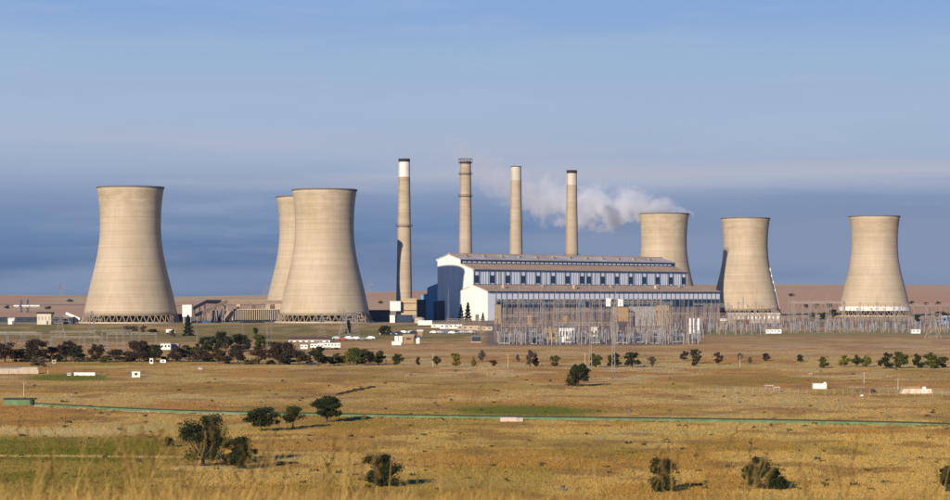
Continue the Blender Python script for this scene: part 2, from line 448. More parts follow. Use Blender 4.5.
# ------------------------------------------------------------------ materials for built things
def shell_mat(name, base, warm):
    m = bpy.data.materials.new(name); m.use_nodes = True
    nd, lk = m.node_tree.nodes, m.node_tree.links
    b = nd['Principled BSDF']; b.inputs['Roughness'].default_value = .9; b.inputs['Specular IOR Level'].default_value = .15
    tc = N(nd, 'ShaderNodeTexCoord')
    info = N(nd, 'ShaderNodeObjectInfo')
    off = N(nd, 'ShaderNodeVectorMath', operation='ADD')
    rv = N(nd, 'ShaderNodeMath', operation='MULTIPLY'); rv.inputs[1].default_value = 300; lk.new(info.outputs['Random'], rv.inputs[0])
    lk.new(tc.outputs['Object'], off.inputs[0]); lk.new(rv.outputs[0], off.inputs[1])
    def noise(scale, stretch, detail=5, rough=.6):
        mp = N(nd, 'ShaderNodeMapping'); mp.inputs['Scale'].default_value = stretch; lk.new(off.outputs[0], mp.inputs[0])
        n = N(nd, 'ShaderNodeTexNoise'); n.inputs['Scale'].default_value = scale; n.inputs['Detail'].default_value = detail; n.inputs['Roughness'].default_value = rough
        lk.new(mp.outputs[0], n.inputs['Vector']); return n.outputs['Fac']
    def rng_(s, a, c, lo, hi):
        r = N(nd, 'ShaderNodeMapRange'); r.inputs[1].default_value = a; r.inputs[2].default_value = c; r.inputs[3].default_value = lo; r.inputs[4].default_value = hi
        lk.new(s, r.inputs[0]); return r.outputs[0]
    lifts = noise(1.0, (.006, .006, .75), 3, .7)           # pour lifts: thin level bands
    blotch = noise(.06, (1, 1, .55), 5)
    streak = noise(.5, (1, 1, .035), 4)
    mx = N(nd, 'ShaderNodeMixRGB'); mx.inputs[1].default_value = (*base, 1); mx.inputs[2].default_value = (*warm, 1)
    lk.new(rng_(blotch, .4, .62, 0, 1), mx.inputs[0])
    src = mx.outputs[0]
    for f, lo, hi in ((rng_(lifts, .3, .7, .86, 1.10), 0, 0), (rng_(streak, .3, .72, 1.04, .93), 0, 0)):
        mm = N(nd, 'ShaderNodeMixRGB', blend_type='MULTIPLY'); mm.inputs[0].default_value = 1
        lk.new(src, mm.inputs[1]); lk.new(f, mm.inputs[2]); src = mm.outputs[0]
    # patchy darker weathering near the top
    sep = N(nd, 'ShaderNodeSeparateXYZ'); lk.new(tc.outputs['Object'], sep.inputs[0])
    hi = rng_(sep.outputs['Z'], 52, 76, 0, 1)
    pt = noise(.10, (1, 1, 2.6), 6, .7)
    pm = N(nd, 'ShaderNodeMath', operation='MULTIPLY'); lk.new(hi, pm.inputs[0]); lk.new(rng_(pt, .42, .66, 0, .5), pm.inputs[1])
    dk = N(nd, 'ShaderNodeMixRGB'); lk.new(pm.outputs[0], dk.inputs[0]); lk.new(src, dk.inputs[1]); dk.inputs[2].default_value = (.29, .215, .12, 1)
    lk.new(dk.outputs[0], b.inputs['Base Color'])
    bp = N(nd, 'ShaderNodeBump'); bp.inputs['Strength'].default_value = .35; bp.inputs['Distance'].default_value = .25
    lk.new(lifts, bp.inputs['Height']); lk.new(bp.outputs[0], b.inputs['Normal'])
    return m
M_shell = shell_mat('tower_concrete', (.48, .395, .285), (.425, .345, .235))
M_stack = shell_mat('stack_concrete', (.45, .37, .275), (.39, .31, .22))
M_leg = mat('leg_concrete', (.27, .205, .145), .9, .2, .4)
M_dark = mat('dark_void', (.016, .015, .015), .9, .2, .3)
M_rim = mat('rim_concrete', (.16, .13, .10), .9, .2, .3)
M_white = mat('white_sheet', (.76, .735, .675), .6, .11, .35, 0, .25, 0, None, (1, 1, .12))
M_whitep = mat('white_paint', (.72, .70, .66), .5, .12, .6)
M_soot = mat('soot_black', (.035, .03, .03), .9, .2, .5)
M_steel = mat('galvanised_steel', (.33, .305, .28), .6, .15, .5)
M_steel2 = mat('weathered_steel', (.33, .27, .225), .7, .2, .5)
M_panel = mat('pale_cladding', (.80, .82, .85), .55, .06, .2)
M_blue = mat('blue_fascia', (.035, .085, .16), .5, .15, .4)
M_bay_shade = mat('shade_blue_cladding', (.12, .33, .49), .6, .08, .2)  # blue of the cooling tower's shadow painted into the side bays
M_glass = mat('dark_glazing', (.02, .035, .055), .15, .3, .4, 0, .5)
M_glassb = mat('blue_glazing', (.03, .06, .10), .2, .4, .25, 0, .5)
M_rooftan = mat('weathered_roof', (.50, .35, .225), .85, .2, .12, 0, .1, 0, None, (1, 1, 1))
M_roofgrey = mat('patched_roof', (.66, .62, .58), .7, 0, .06, 0, .2, 0, (.42, .34, .27))
M_brick = mat('brown_brick', (.33, .245, .195), .9, .2, .4)
M_navy = mat('navy_sheet', (.018, .032, .055), .6, .25, .2)
M_brown = mat('rust_roof', (.16, .085, .055), .85, .25, .4)
M_buff = mat('buff_brick', (.46, .345, .21), .85, .12, .3)
M_orange = mat('ochre_paint', (.30, .20, .105), .7, .12, .5)
M_conc = mat('pale_concrete', (.45, .38, .29), .9, .15, .6)
M_grey = mat('equipment_grey', (.13, .145, .17), .6, .2, .6)
M_porc = mat('porcelain', (.13, .075, .055), .4, .2, 1)
M_porcw = mat('grey_porcelain', (.34, .34, .35), .4, .15, 1)
M_rubber = mat('rubber', (.02, .02, .02), .9, .1, 1)

# ------------------------------------------------------------------ cooling towers
PROF_FR = np.array([0, .03, .10, .18, .25, .32, .40, .50, .625, .75, .875, .932])
PROF_R = np.array([20.35, 20.0, 19.15, 18.72, 18.6, 18.72, 19.1, 20.35, 22.7, 25.15, 27.55, 28.6])
TH = 83.6
def tower_profile():
    fr = np.linspace(0, .932, 44)
    # smooth interpolation through the measured radii
    co = np.polyfit(PROF_FR, PROF_R, 6)
    return [(float(np.polyval(co, f)), float(TH * (1 - f))) for f in fr]
TP = tower_profile()
def make_tower_meshes():
    out = [(r, z) for r, z in reversed(TP)]
    mb = MB()
    inner = [(r - .55, z) for r, z in TP]
    mb.lathe(out + inner, 96, close=True)
    shell = mb.mesh('shell', M_shell, True)
    rt, zt = TP[0]; rb, zb = TP[-1]
    rim = MB().lathe([(rt - .9, zt + .1), (rt - .9, zt + 1.0), (rt + .35, zt + 1.0), (rt + .35, zt + .1)], 96, True).mesh('rim', M_rim)
    ring = MB().lathe([(rb - .7, zb - 1.0), (rb - .7, zb + .0), (rb + .25, zb + .0), (rb + .25, zb - 1.0)], 96, True).mesh('ring_beam', M_leg)
    ringw = MB().lathe([(rb - .7, zb - 1.0), (rb - .7, zb + 2.4), (rb - .25, zb + 2.4), (rb + .35, zb - 1.0)], 96, True).mesh('ring_beam', M_whitep)
    basin = MB().lathe([(31.6, -1), (31.6, .9), (31.2, .9), (31.2, -1)], 72, True).mesh('basin_wall', M_conc)
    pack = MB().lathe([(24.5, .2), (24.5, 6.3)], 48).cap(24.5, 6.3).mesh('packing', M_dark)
    NL = 44; st = 2 * math.pi / NL
    legs = []
    for sg in (-1, 1):
        a = sg * st * .46
        legs.append(MB().bar((30.4, 0, -.3), (rb * math.cos(a), rb * math.sin(a), zb - .6), .36, .33, 4).mesh('leg', M_leg))
    return dict(shell=shell, rim=rim, ring=ring, ringw=ringw, basin=basin, pack=pack, legs=legs, NL=NL)
TM = make_tower_meshes()
def cooling_tower(px, d, label, h_px_top=None, white=False, sxy=1.0):
    z0 = g1(X(px, d), d)
    t = thing('cooling_tower', label, 'cooling tower', (X(px, d), d, z0), random.random() * 6.28, 'hyperbolic cooling towers of the power station')
    ztop = Zat(h_px_top, d)
    t.scale = (sxy, sxy, (ztop - z0) / (TH + 1.0))
    ob('shell', TM['shell'], t); ob('rim', TM['rim'], t); ob('ring_beam', TM['ringw'] if white else TM['ring'], t)
    ob('basin_wall', TM['basin'], t); ob('packing', TM['pack'], t)
    for k in range(TM['NL']):
        for me in TM['legs']: ob('leg', me, t, None, 2 * math.pi * k / TM['NL'])
    return t
T1 = cooling_tower(130.5, 1400, 'large tan cooling tower standing alone at the far left', 187)
T3 = cooling_tower(324.5, 1425, 'large tan cooling tower overlapping another one left of the tall chimneys', 189.5, sxy=.99)
T2 = cooling_tower(307.5, 1500, 'tan cooling tower half hidden behind the big tower left of the chimneys', 196.5)
T4 = cooling_tower(664, 1857, 'cooling tower behind the roof of the power station, steam leaving its mouth', 213.5)
T5 = cooling_tower(745.5, 1949, 'cooling tower just right of the power station with a white hoist on its side', 218, sxy=1.02)
T6 = cooling_tower(874.5, 1901, 'cooling tower standing alone at the far right with a white band round its foot', 216, True, 1.03)
def hoist():
    mb = MB(); zz = [p[1] for p in reversed(TP)]; rr = [p[0] for p in reversed(TP)]
    R_ = lambda z: float(np.interp(z, zz, rr))
    for z in (40, 34.5, 29, 22): mb.box(R_(z) - .8, R_(z) + .75, -.8, .8, z - 1.3, z + .7)
    for z in np.arange(6, 40, 3.0): mb.bar((R_(z) + .35, 0, z), (R_(z + 3) + .35, 0, z + 3), .16)
    o = mb.build('hoist_platform', M_white, T5); o.rotation_euler = (0, 0, -T5.rotation_euler.z - .32)
hoist()

M_band = mat('faded_white_band', (.53, .475, .39), .8, .16, .3, 0, .2, 0, None, (1, 1, .3))
# ------------------------------------------------------------------ chimneys
def chimney(px, d, top_py, label, white_m, cap_m, gall, crown=False, rb=5.3, rt=3.75, band=None):
    x = X(px, d); z0 = g1(x, d); H = Zat(top_py, d) - z0
    t = thing('chimney', label, 'chimney', (x, d, z0), 0, 'tall concrete chimneys of the power station')
    def R(z): return rb + (rt - rb) * (z / H) ** .85
    zs = np.linspace(-1, H - cap_m - white_m, 30)
    MB().lathe([(R(max(z, 0)), z) for z in zs], 40).build('shaft', M_stack, t, True)
    za = H - cap_m - white_m
    if white_m: MB().lathe([(R(z) + .02, z) for z in np.linspace(za, H - cap_m, 6)], 40).build('white_band', band or M_band, t, True)
    zc = H - cap_m
    MB().lathe([(R(zc) + .1, zc), (R(H) + .12, H), (R(H) - .5, H), (R(H) - .5, zc)], 40, True).build('cap', M_soot if not crown else M_rim, t)
    for g in gall:
        z = H * g; r = R(z)
        mb = MB().lathe([(r - .05, z), (r + 1.1, z), (r + 1.1, z + .25), (r - .05, z + .25)], 40, True)
        for k in range(20):
            a = k * math.pi / 10; mb.bar((math.cos(a) * (r + 1.05), math.sin(a) * (r + 1.05), z + .2), (math.cos(a) * (r + 1.05), math.sin(a) * (r + 1.05), z + 1.4), .06)
        mb.lathe([(r + 1.0, z + 1.3), (r + 1.1, z + 1.3), (r + 1.1, z + 1.42), (r + 1.0, z + 1.42)], 40, True)
        mb.build('gallery', M_soot, t)
    if crown:
        mb = MB()
        for k in range(14):
            a = k * math.pi / 7; r = R(H) + 1.1
            mb.bar((math.cos(a) * r, math.sin(a) * r, H - 1.2), (math.cos(a) * r, math.sin(a) * r, H + 1.6), .12)
        mb.lathe([(R(H) - .1, H - 1.4), (R(H) + 1.3, H - 1.4), (R(H) + 1.3, H - 1.1), (R(H) - .1, H - 1.1)], 40, True)
        mb.lathe([(R(H) + 1.0, H + 1.3), (R(H) + 1.2, H + 1.3), (R(H) + 1.2, H + 1.6), (R(H) + 1.0, H + 1.6)], 40, True)
        mb.build('crown_rail', M_soot, t)
    mb = MB(); a = math.radians(215)
    for z in np.arange(4, H - 4, 2.0):
        mb.bar((math.cos(a) * (R(z) + .3), math.sin(a) * (R(z) + .3), z), (math.cos(a) * (R(z + 2) + .3), math.sin(a) * (R(z + 2) + .3), z + 2), .1)
    mb.build('ladder', M_steel2, t)
chimney(404.2, 1585, 158.8, 'leftmost tall chimney with white band and black cap, standing clear of the building', 10.5, 2.2, [.58], rb=5.9, rt=3.9, band=mat('white_band_paint', (.68, .65, .59), .8, .12, .3))
chimney(465.5, 1645, 161.0, 'chimney with two dark galleries and a railed crown, without a white band', 0, 2.2, [.775, .915], True, 5.6, 3.9)
chimney(516.0, 1705, 166.2, 'chimney with white band and pale top between the railed chimney and the rightmost one', 10, .6, [.40], rb=5.9, rt=3.9)
chimney(571.8, 1768, 170.3, 'rightmost of the tall chimneys with white band and black cap', 9, 2.4, [.42], rb=5.9, rt=3.9)

# ------------------------------------------------------------------ the power station building
def power_station():
    d0 = 1545; x0 = X(487, d0)
    ang = math.atan2(.725, .689)
    t = thing('power_station', 'long white power station hall with stepped tan roofs and rows of windows', 'building', (x0, d0, g1(x0, d0)), ang)
    ux, uy = math.cos(ang), math.sin(ang)
    def u_of(px, v):
        a = (px - 475) * K; bx = x0 - uy * v; by = d0 + ux * v
        return (a * by - bx) / (ux - a * uy)
    U1 = u_of(686.8, 16.4); U2 = u_of(720, 0); U3 = u_of(674, 27.9)
    # masses
    MB().prism([(16.4, -1), (50, -1), (50, 41.8), (39, 45.3), (27.9, 41.8), (27.9, 38.7), (16.4, 34.7)], 3, U1).build('main_hall', M_white, t)
    MB().prism([(0, -1), (26.3, -1), (26.3, 19.7), (13.1, 23.9), (0, 19.7)], 0, U2).build('annex_hall', M_white, t)
    MB().prism([(50.02, -1), (61, -1), (61, 22.4), (50.02, 25.8)], 4, 120).build('side_bay', M_bay_shade, t)
    MB().prism([(61.02, -1), (69, -1), (69, 17.2), (61.02, 18.6)], 5, 110).build('side_bay', M_bay_shade, t)
    # roofs: thin sheets proud of the masses
    def roof(name, m, pts, ua, ub, th=.35):
        (va, za), (vb, zb) = pts
        MB().prism([(va, za), (vb, zb), (vb, zb + th), (va, za + th)], ua, ub).build(name, m, t)
    roof('upper_roof', M_roofgrey, ((27.0, 41.75), (39.0, 45.42)), 2.2, U3)
    roof('upper_roof', M_roofgrey, ((39.02, 45.42), (50.9, 41.75)), 2.2, U3)
    roof('middle_roof', M_rooftan, ((15.7, 34.65), (28.0, 38.85)), 4.5, U1 + .6)
    roof('annex_roof', M_rooftan, ((-.8, 19.6), (13.0, 24.05)), .6, U2 + .6)
    roof('annex_roof', M_rooftan, ((13.02, 24.05), (16.35, 23.0)), .6, U2 + .6)
    roof('annex_roof', M_rooftan, ((16.4, 22.95), (27.0, 19.6)), -.4, 2.9)
    # ridge vent and small roof cowls
    mb = MB(); mb.box(3, U3 - 1, 38.4, 39.6, 45.6, 46.5); mb.build('ridge_vent', M_rooftan, t)
    for i in range(9):
        uu = 14 + i * 25; MB().box(uu, uu + .8, 6, 6.8, 21, 23.1).build('roof_cowl', M_steel2, t)
    vm = MB().box(-.9, .9, -.9, .9, 0, 1.5); vm.box(-1.2, 1.2, -1.2, 1.2, 1.52, 1.75); vm = vm.mesh('roof_ventilator', M_steel2)
    for i in range(12): ob('roof_ventilator', vm, t, (14 + i * 18.2, 33, 43.4))
    for i, u in enumerate((30, 78, 131, 176, 215)): MB().bar((u, 15.9, 24.5), (u, 15.9, 34.0), .14, None, 6).build('downpipe', M_grey, t)
    for i, (u, vv) in enumerate(((22, 5), (67, 9), (95, 4), (140, 8), (188, 5), (221, 9))): MB().box(u, u + 2.6, vv, vv + 2, 20.5, 24.6).build('roof_hatch', M_steel2 if i % 2 else M_rooftan, t)
    # fascias
    MB().box(2.0, U3 + .1, 26.75, 26.98, 41.1, 41.95).build('upper_fascia', M_blue, t)
    MB().box(3.5, U1 + .7, 15.45, 15.68, 33.9, 34.95).build('middle_fascia', M_blue, t)
    MB().box(.3, U2 + .8, -1.05, -.82, 19.0, 19.9).build('annex_fascia', M_blue, t)
    MB().box(-.25, -.02, -.8, 27.2, 18.9, 19.3).build('end_fascia', M_panel, t)
    MB().box(2.6, 2.97, 27.0, 51.0, 41.2, 41.7).build('end_fascia', M_panel, t)
    # clerestory under the upper roof: dark strip with pale lights
    MB().box(3.2, U1 - .2, 27.55, 27.88, 38.95, 41.1).build('clerestory', M_blue, t)
    lm = MB().box(0, 3.4, 27.30, 27.53, 39.75, 40.5).mesh('clerestory_light', M_panel)
    n = int((U1 - 8) / 5.0)
    for i in range(n): ob('clerestory_light', lm, t, (5 + i * 5.0, 0, 0))
    # upper wall of the turbine hall
    v = 16.4
    MB().box(3.3, U1 - .2, v - .28, v - .02, 23.9, 33.9).build('upper_cladding', M_panel, t)
    MB().box(3.25, U1 - .15, v - .42, v - .30, 23.6, 24.8).build('sill_band', M_blue, t)
    wp = [476, 491.6, 507.1, 522.4, 537.4, 552.3, 566.9, 581.4, 588.2, 602, 616.2, 630, 643.7, 656.9, 670.2, 683]
    wus = [u_of(p, v) for p in wp]
    wm = MB().box(-2.2, 2.2, v - .62, v - .34, 26.2, 30.6).mesh('window', M_glass)
    fm = MB()
    for a, b, c, e in ((-2.55, -2.22, 25.0, 33.8), (2.22, 2.55, 25.0, 33.8), (-2.2, 2.2, 25.8, 26.18), (-2.2, 2.2, 30.62, 30.9), (-.08, .08, 26.2, 30.6)):
        fm.box(a, b, v - .74, v - .36, c, e)
    fm = fm.mesh('frame', M_blue)
    for u in wus:
        w = ob('window', wm, t, (u, 0, 0)); ob('frame', fm, w)
    pm = MB().box(-.2, .2, v - .5, v - .3, 24.8, 33.9).mesh('pilaster', mat('grey_pilaster', (.30, .34, .42), .6, .1))
    mids = []
    for a, b in zip(wus[:-1], wus[1:]):
        if b - a > 14:
            k = 5
            for j in range(1, k): mids.append(a + 1.4 + (b - a - 2.8) * j / k)
    for u in mids: ob('pilaster', pm, t, (u, 0, 0))
    # annex front: pale panels, glazing strip, brick below
    ua = u_of(495.5, 0)
    MB().box(.3, ua - .2, -.3, -.02, .2, 18.9).build('corner_cladding', M_panel, t)
    MB().box(ua, U2 - .2, -.16, -.02, -.5, 8.6).build('brick_wall', M_brick, t)
    MB().box(ua, U2 - .2, -.14, -.02, 8.65, 9.15).build('sill_band', M_blue, t)
    nb = 46; step = (U2 - .6 - ua) / nb
    pa = MB().box(.25, step - .25, -.30, -.02, 14.4, 18.95).mesh('panel', M_panel)
    ga = [MB().box(.25, step - .25, -.20, -.02, 9.2, 14.3).mesh('window', mm) for mm in (M_glass, M_glassb, mat('dusty_glazing', (.16, .13, .12), .5, .3))]
    ml = MB().box(-.22, .22, -.55, -.02, -.5, 18.95).mesh('mullion', mat('mullion_blue', (.10, .15, .23), .6, .2))
    for i in range(nb):
        u = ua + i * step
        ob('panel', pa, t, (u, 0, 0)); ob('window', ga[random.choice((0, 0, 1, 1, 2))], t, (u, 0, 0)); ob('mullion', ml, t, (u, 0, 0))
    # doors and louvres on the end wall
    dm = MB().box(3.75, 3.97, 51.2, 54.5, 0, 12.8)
    dm.build('door', M_navy, t)
    d2 = MB().box(2.72, 2.95, 43.0, 49.6, 0, 13.4).build('door', M_navy, t)
    mb = MB()
    for z in np.arange(1, 13, 1.1): mb.box(2.55, 2.7, 43.3, 49.3, z, z + .35)
    mb.build('slat_grille', M_blue, d2)
    # downpipes on the white end
    for vv in (19.0, 24.5): MB().bar((-.15, vv, 0), (-.15, vv, 18.5), .10).build('downpipe', M_steel, t)
    MB().box(-.4, -.05, 7.5, 10.5, 0, 4.2).build('door', M_grey, t)
    return t, u_of
PS, PS_U = power_station()

# ------------------------------------------------------------------ generic small building
def boxmesh(name, m, w, dep, h, z0=0.0): return MB().box(-w / 2, w / 2, 0, dep, z0, z0 + h).mesh(name, m)

def building(px0, px1, py_top, d, label, wall, roof=None, base_py=None, dep=8, pitch=0.0, rz=0, name='shed', cat='building', wins=0, door=False, winm=None, group=None, roof_over=.3, flat_h=.3):
    xa, xb = X(px0, d), X(px1, d); w = xb - xa; xc = (xa + xb) / 2
    zg = g1(xc, d); z0 = zg if base_py is None else Zat(base_py, d)
    h = Zat(py_top, d) - z0
    t = thing(name, label, cat, (xc, d, z0), rz, group)
    hw = h - (pitch if roof else 0)
    MB().box(-w / 2, w / 2, 0, dep, -.8, hw).build('wall', wall, t)
    if roof:
        o_ = roof_over
        if pitch > 0:
            MB().prism([(-o_, hw + .01), (dep / 2, hw + pitch), (dep + o_, hw + .01), (dep + o_, hw + .2), (dep / 2, hw + pitch + .2), (-o_, hw + .2)], -w / 2 - o_, w / 2 + o_).build('roof', roof, t)
            MB().poly([(w / 2, 0, hw), (w / 2, dep, hw), (w / 2, dep / 2, hw + pitch)]).poly([(-w / 2, 0, hw), (-w / 2, dep / 2, hw + pitch), (-w / 2, dep, hw)]).build('gable', wall, t)
        else:
            MB().box(-w / 2 - o_, w / 2 + o_, -o_, dep + o_, hw + .01, hw + flat_h).build('roof', roof, t)
    if wins:
        wm = MB().box(-w / wins * .22, w / wins * .22, -.08, -.01, hw * .42, hw * .76).mesh('window', winm or M_glass)
        for i in range(wins): ob('window', wm, t, (-w / 2 + w * (i + .5) / wins, 0, 0))
    if door: MB().box(w * .18, w * .18 + min(1.1, w * .3), -.1, -.02, 0, min(2.1, hw * .8)).build('door', M_grey, t)
    return t

# ---- left works: sheds, conveyors
building(37, 51, 313.8, 1330, 'white shed with dark flat roof left of the far left cooling tower', mat('cream_sheet', (.55, .50, .42), .7, .12, .4), M_soot, dep=9, wins=4, winm=M_buff, door=True, flat_h=.9)
building(8, 14, 318, 1335, 'small white hut near the left edge on top of the green bank', M_white, M_white, dep=4, pitch=.8, name='hut', door=True)
building(-60, 90, 317.8, 1440, 'long low navy shed running behind the white shed at the far left', M_navy, M_navy, dep=14, name='long_shed', wins=16, winm=M_soot)
building(63.5, 73, 317.5, 1345, 'low dark open shed below the white sloping conveyor at far left', M_navy, M_steel2, dep=6, name='shed', flat_h=.5)
def conveyor(p, q, m, label, w=1.4, legs=3, roof=None, group=None):
    """p, q are (px, py, d) of the two ends"""
    a = Vector((X(p[0], p[2]), p[2], Zat(p[1], p[2]))); b = Vector((X(q[0], q[2]), q[2], Zat(q[1], q[2])))
    base = Vector((a.x, a.y, g1(a.x, a.y)))
    t = thing('conveyor', label, 'conveyor', base, 0, group)
    a2, b2 = a - base, b - base
    MB().bar(a2, b2, w, w, 4).build('gallery', m, t)
    up = Vector((0, 0, w * .85)); MB().bar(a2 + up, b2 + up, .22, .22, 4).build('roof_edge', roof or M_steel2, t)
    for i in range(legs):
        f = (i + .7) / (legs + .2); c = a2.lerp(b2, f)
        zg = g1(base.x + c.x, base.y + c.y) - base.z
        if c.z - w - zg > 1.5:
            MB().bar((c.x - .9, c.y, zg - .5), (c.x, c.y, c.z - w * .6), .22).bar((c.x + .9, c.y, zg - .5), (c.x, c.y, c.z - w * .6), .22).bar((c.x - .5, c.y, zg + (c.z - zg) * .45), (c.x + .5, c.y, zg + (c.z - zg) * .45), .12).build('trestle', M_steel2, t)
    return t
conveyor((66, 313.2, 1350), (80, 319.2, 1350), M_white, 'short white conveyor gallery sloping down to the far left cooling tower', 1.0, 2)
M_gal = mat('gallery_sheet', (.27, .20, .145), .85, .2, .3)
conveyor((191, 309.8, 1440), (207.5, 301.2, 1450), M_gal, 'upper sloping conveyor rising from the white silo to the tan gallery', 1.1, 3)
conveyor((196, 315.3, 1425), (227, 301.3, 1440), M_gal, 'long sloping conveyor passing in front of the ribbed coal bunker', 1.2, 4)
conveyor((207, 302, 1455), (292, 302.4, 1462), M_gal, 'level tan conveyor gallery above the ribbed coal bunker', 1.5, 7)
s = building(182.3, 191.6, 304.8, 1388, 'white silo block on dark legs beside the far left cooling tower', M_white, M_steel2, base_py=315.5, dep=7, name='silo', cat='silo', flat_h=.35)
for sx in (-2.3, 2.3):
    for yy in (.7, 6.2): MB().bar((sx, yy, -6.5), (sx, yy, -.8), .35).build('leg', M_steel2, s)
MB().box(-1.5, 1.5, 1.5, 5.5, -6, -.82).build('hopper', M_navy, s)
building(173, 186, 314.5, 1445, 'dark low machinery house behind the silo at the first cooling tower', M_navy, M_navy, dep=8, name='machinery_house')
def bunker():
    d = 1450; xa, xb = X(211, d), X(292, d); w = xb - xa
    t = thing('coal_bunker', 'ribbed concrete coal bunker left of the overlapping cooling towers', 'bunker', (xa, d, g1(xa, d)))
    H = Zat(309.6, d) - t.location.z; hb = Zat(319.5, d) - t.location.z
    x1 = X(233, d) - xa
    MB().box(x1, w, .9, 10, hb, H).build('wall', mat('bunker_dark', (.09, .065, .05), .9, .3, .3), t)
    MB().box(x1 - 7, x1, 1, 9, hb * .6, H - 1).build('end_wall', M_brick, t)
    rib = MB().box(-.2, .2, 0, .88, hb - .3, H).mesh('rib', M_conc)
    n = 30
    for i in range(n + 1): ob('rib', rib, t, (x1 + .3 + (w - x1 - .6) * i / n, 0, 0))
    MB().box(x1 - .2, w, .2, 10.2, H + .02, H + .45).build('roof', M_conc, t)
    MB().box(x1 - 14, w, 2, 9, -.5, hb - .02).build('undercroft', M_navy, t)
    for f, hh in ((.05, 3.0), (.3, 2.2), (.62, 2.8)):
        MB().box(x1 + (w - x1) * f, x1 + (w - x1) * f + 2.4, 3, 6, H + .47, H + .47 + hh).build('roof_house', M_brown if f > .2 else M_buff, t)
    mb = MB().bar((X(225, d) - xa, -.5, H + 2.4), (X(218.5, d) - xa, -.5, 1), 1.3, 1.3, 4); mb.build('chute', M_navy, t)
    MB().box(X(212, d) - xa, X(217.5, d) - xa, 1, 4, hb * .4, H - .5).build('pier', M_conc, t)
bunker()
def coal_heaps():
    xs = [(196, 321.6, 4.5), (206, 321.8, 5), (216, 321.9, 4), (247, 322, 6), (258, 322.2, 5)]
    for i, (px, py, w) in enumerate(xs):
        d = 1395 + i * 3; x = X(px, d); z = g1(x, d)
        n = 18; prof = [(w * (1 - f) + .01, 2.0 * f ** .8 - .4) for f in np.linspace(0, 1, 6)]
        mb = MB().lathe(prof, n)
        mb.v = [(vx + random.uniform(-.25, .25), vy * .7 + random.uniform(-.25, .25), vz + random.uniform(-.15, .15)) for vx, vy, vz in mb.v]
        o = mb.build('coal_heap', M_soot if i != 1 else mat('blue_tarp', (.06, .14, .26), .6, .2), None, True); o.location = (x, d, z)
        tag(o, ['dark coal heap at the foot of the sloping conveyors, nearest the silo', 'pale blue covered heap below the sloping conveyors', 'dark coal heap under the dark chute',
                'dark coal heap below the ribbed bunker, nearer the chute', 'dark coal heap below the ribbed bunker, nearer the cooling tower'][i], 'coal heap', 'coal heaps by the bunker')
coal_heaps()

# ---- works between the overlapping towers and the hall
building(369, 389.5, 310.5, 1480, 'low dark blue shed right of the overlapping cooling towers', M_navy, M_navy, dep=12, name='shed', wins=5, winm=M_glassb)
b = building(401, 416.3, 299.8, 1440, 'tan brick block on stilts in front of the leftmost chimney', M_buff, M_buff, base_py=313.8, dep=9, name='brick_block', flat_h=.9)
for sx in (-4.4, -1.5, 1.5, 4.4): MB().bar((sx, .8, -7), (sx, .8, -.8), .35).build('stilt', M_steel2, b)
MB().box(-4.8, 4.8, -.6, -.02, 2.0, 2.4).build('walkway', M_brown, b); MB().box(-4.8, 4.8, -.6, -.02, 6.6, 6.9).build('walkway', M_brown, b)
building(390, 400.6, 301.6, 1436, 'white cabin raised beside the tan brick block', M_whitep, M_whitep, base_py=309.6, dep=6, name='cabin', wins=0)
building(389.8, 395, 315.3, 1420, 'narrow white cabin in front of the navy container sheds', M_whitep, M_steel, dep=5, name='cabin')
building(395.4, 411.5, 315.4, 1422, 'long dark blue shed under the tan brick block', M_navy, M_blue, dep=8, name='shed', wins=4, winm=M_glassb)
building(417, 425.8, 300, 1560, 'dark navy tower block squeezed between brick block and power station', M_navy, M_navy, dep=8, name='tower_block')
def tank(px, py_top, d, r, label, m, name='storage_tank'):
    x = X(px, d); z = g1(x, d); h = Zat(py_top, d) - z
    t = thing(name, label, 'tank', (x, d, z))
    MB().lathe([(r, -.5), (r, h)], 28).build('tank_shell', m, t, True)
    MB().lathe([(r + .08, h), (r * .55, h + .5), (.01, h + .75)], 28).build('tank_roof', m, t, True)
    MB().lathe([(r + .12, h * .5), (r + .12, h * .5 + .2)], 28).build('hoop', M_steel2, t)
    return t
tank(419.5, 318.2, 1400, 3.2, 'short round tan tank at the left end of the power station', M_conc)

# ---- white sheds and trailers along the foot of the hall
def trailer(px, py, w, h, label, m=None, dep=2.4, wheels=True, name='trailer', wins=3, group=None, rz=0):
    x, y, z = spot(px, py); x_ = x
    t = thing(name, label, name.replace('_', ' '), (x_, y, z), rz, group)
    zb = .7 if wheels else 0
    MB().box(-w / 2, w / 2, 0, dep, zb - (0 if wheels else .3), zb + h).build('body', m or M_whitep, t)
    MB().box(-w / 2 - .05, w / 2 + .05, -.05, dep + .05, zb + h + .01, zb + h + .12).build('roof', M_white, t)
    if wins:
        wm = MB().box(-w / wins * .2, w / wins * .2, -.06, -.01, zb + h * .5, zb + h * .76).mesh('window', M_glass)
        for i in range(wins): ob('window', wm, t, (-w / 2 + w * (i + .5) / wins, 0, 0))
    if wheels:
        for sx in (-.32, -.24, .28, .36):
            wh = MB().lathe([(.001, -.12), (.45, -.12), (.45, .12), (.001, .12)], 14).build('wheel', M_rubber, t)
            wh.rotation_euler = (math.pi / 2, 0, 0); wh.location = (sx * w, .15, .45)
    return t
trailer(425, 325.2, 8, 2.6, 'white trailer beside the round tank', wins=0)
trailer(451, 326.0, 12.5, 2.4, 'long white site cabin below the shadowed end of the hall', wheels=False, name='site_cabin', wins=5)
trailer(437.5, 325.6, 7, 1.8, 'low white site cabin left of the long white one', wheels=False, name='site_cabin', wins=2)
trailer(468, 326.4, 12, 2.2, 'pale site cabin in front of the two conifers', M_conc, wheels=False, name='site_cabin', wins=4)
trailer(484, 326.6, 9, 1.9, 'pale site cabin at the white corner of the hall', M_conc, wheels=False, name='site_cabin', wins=3)
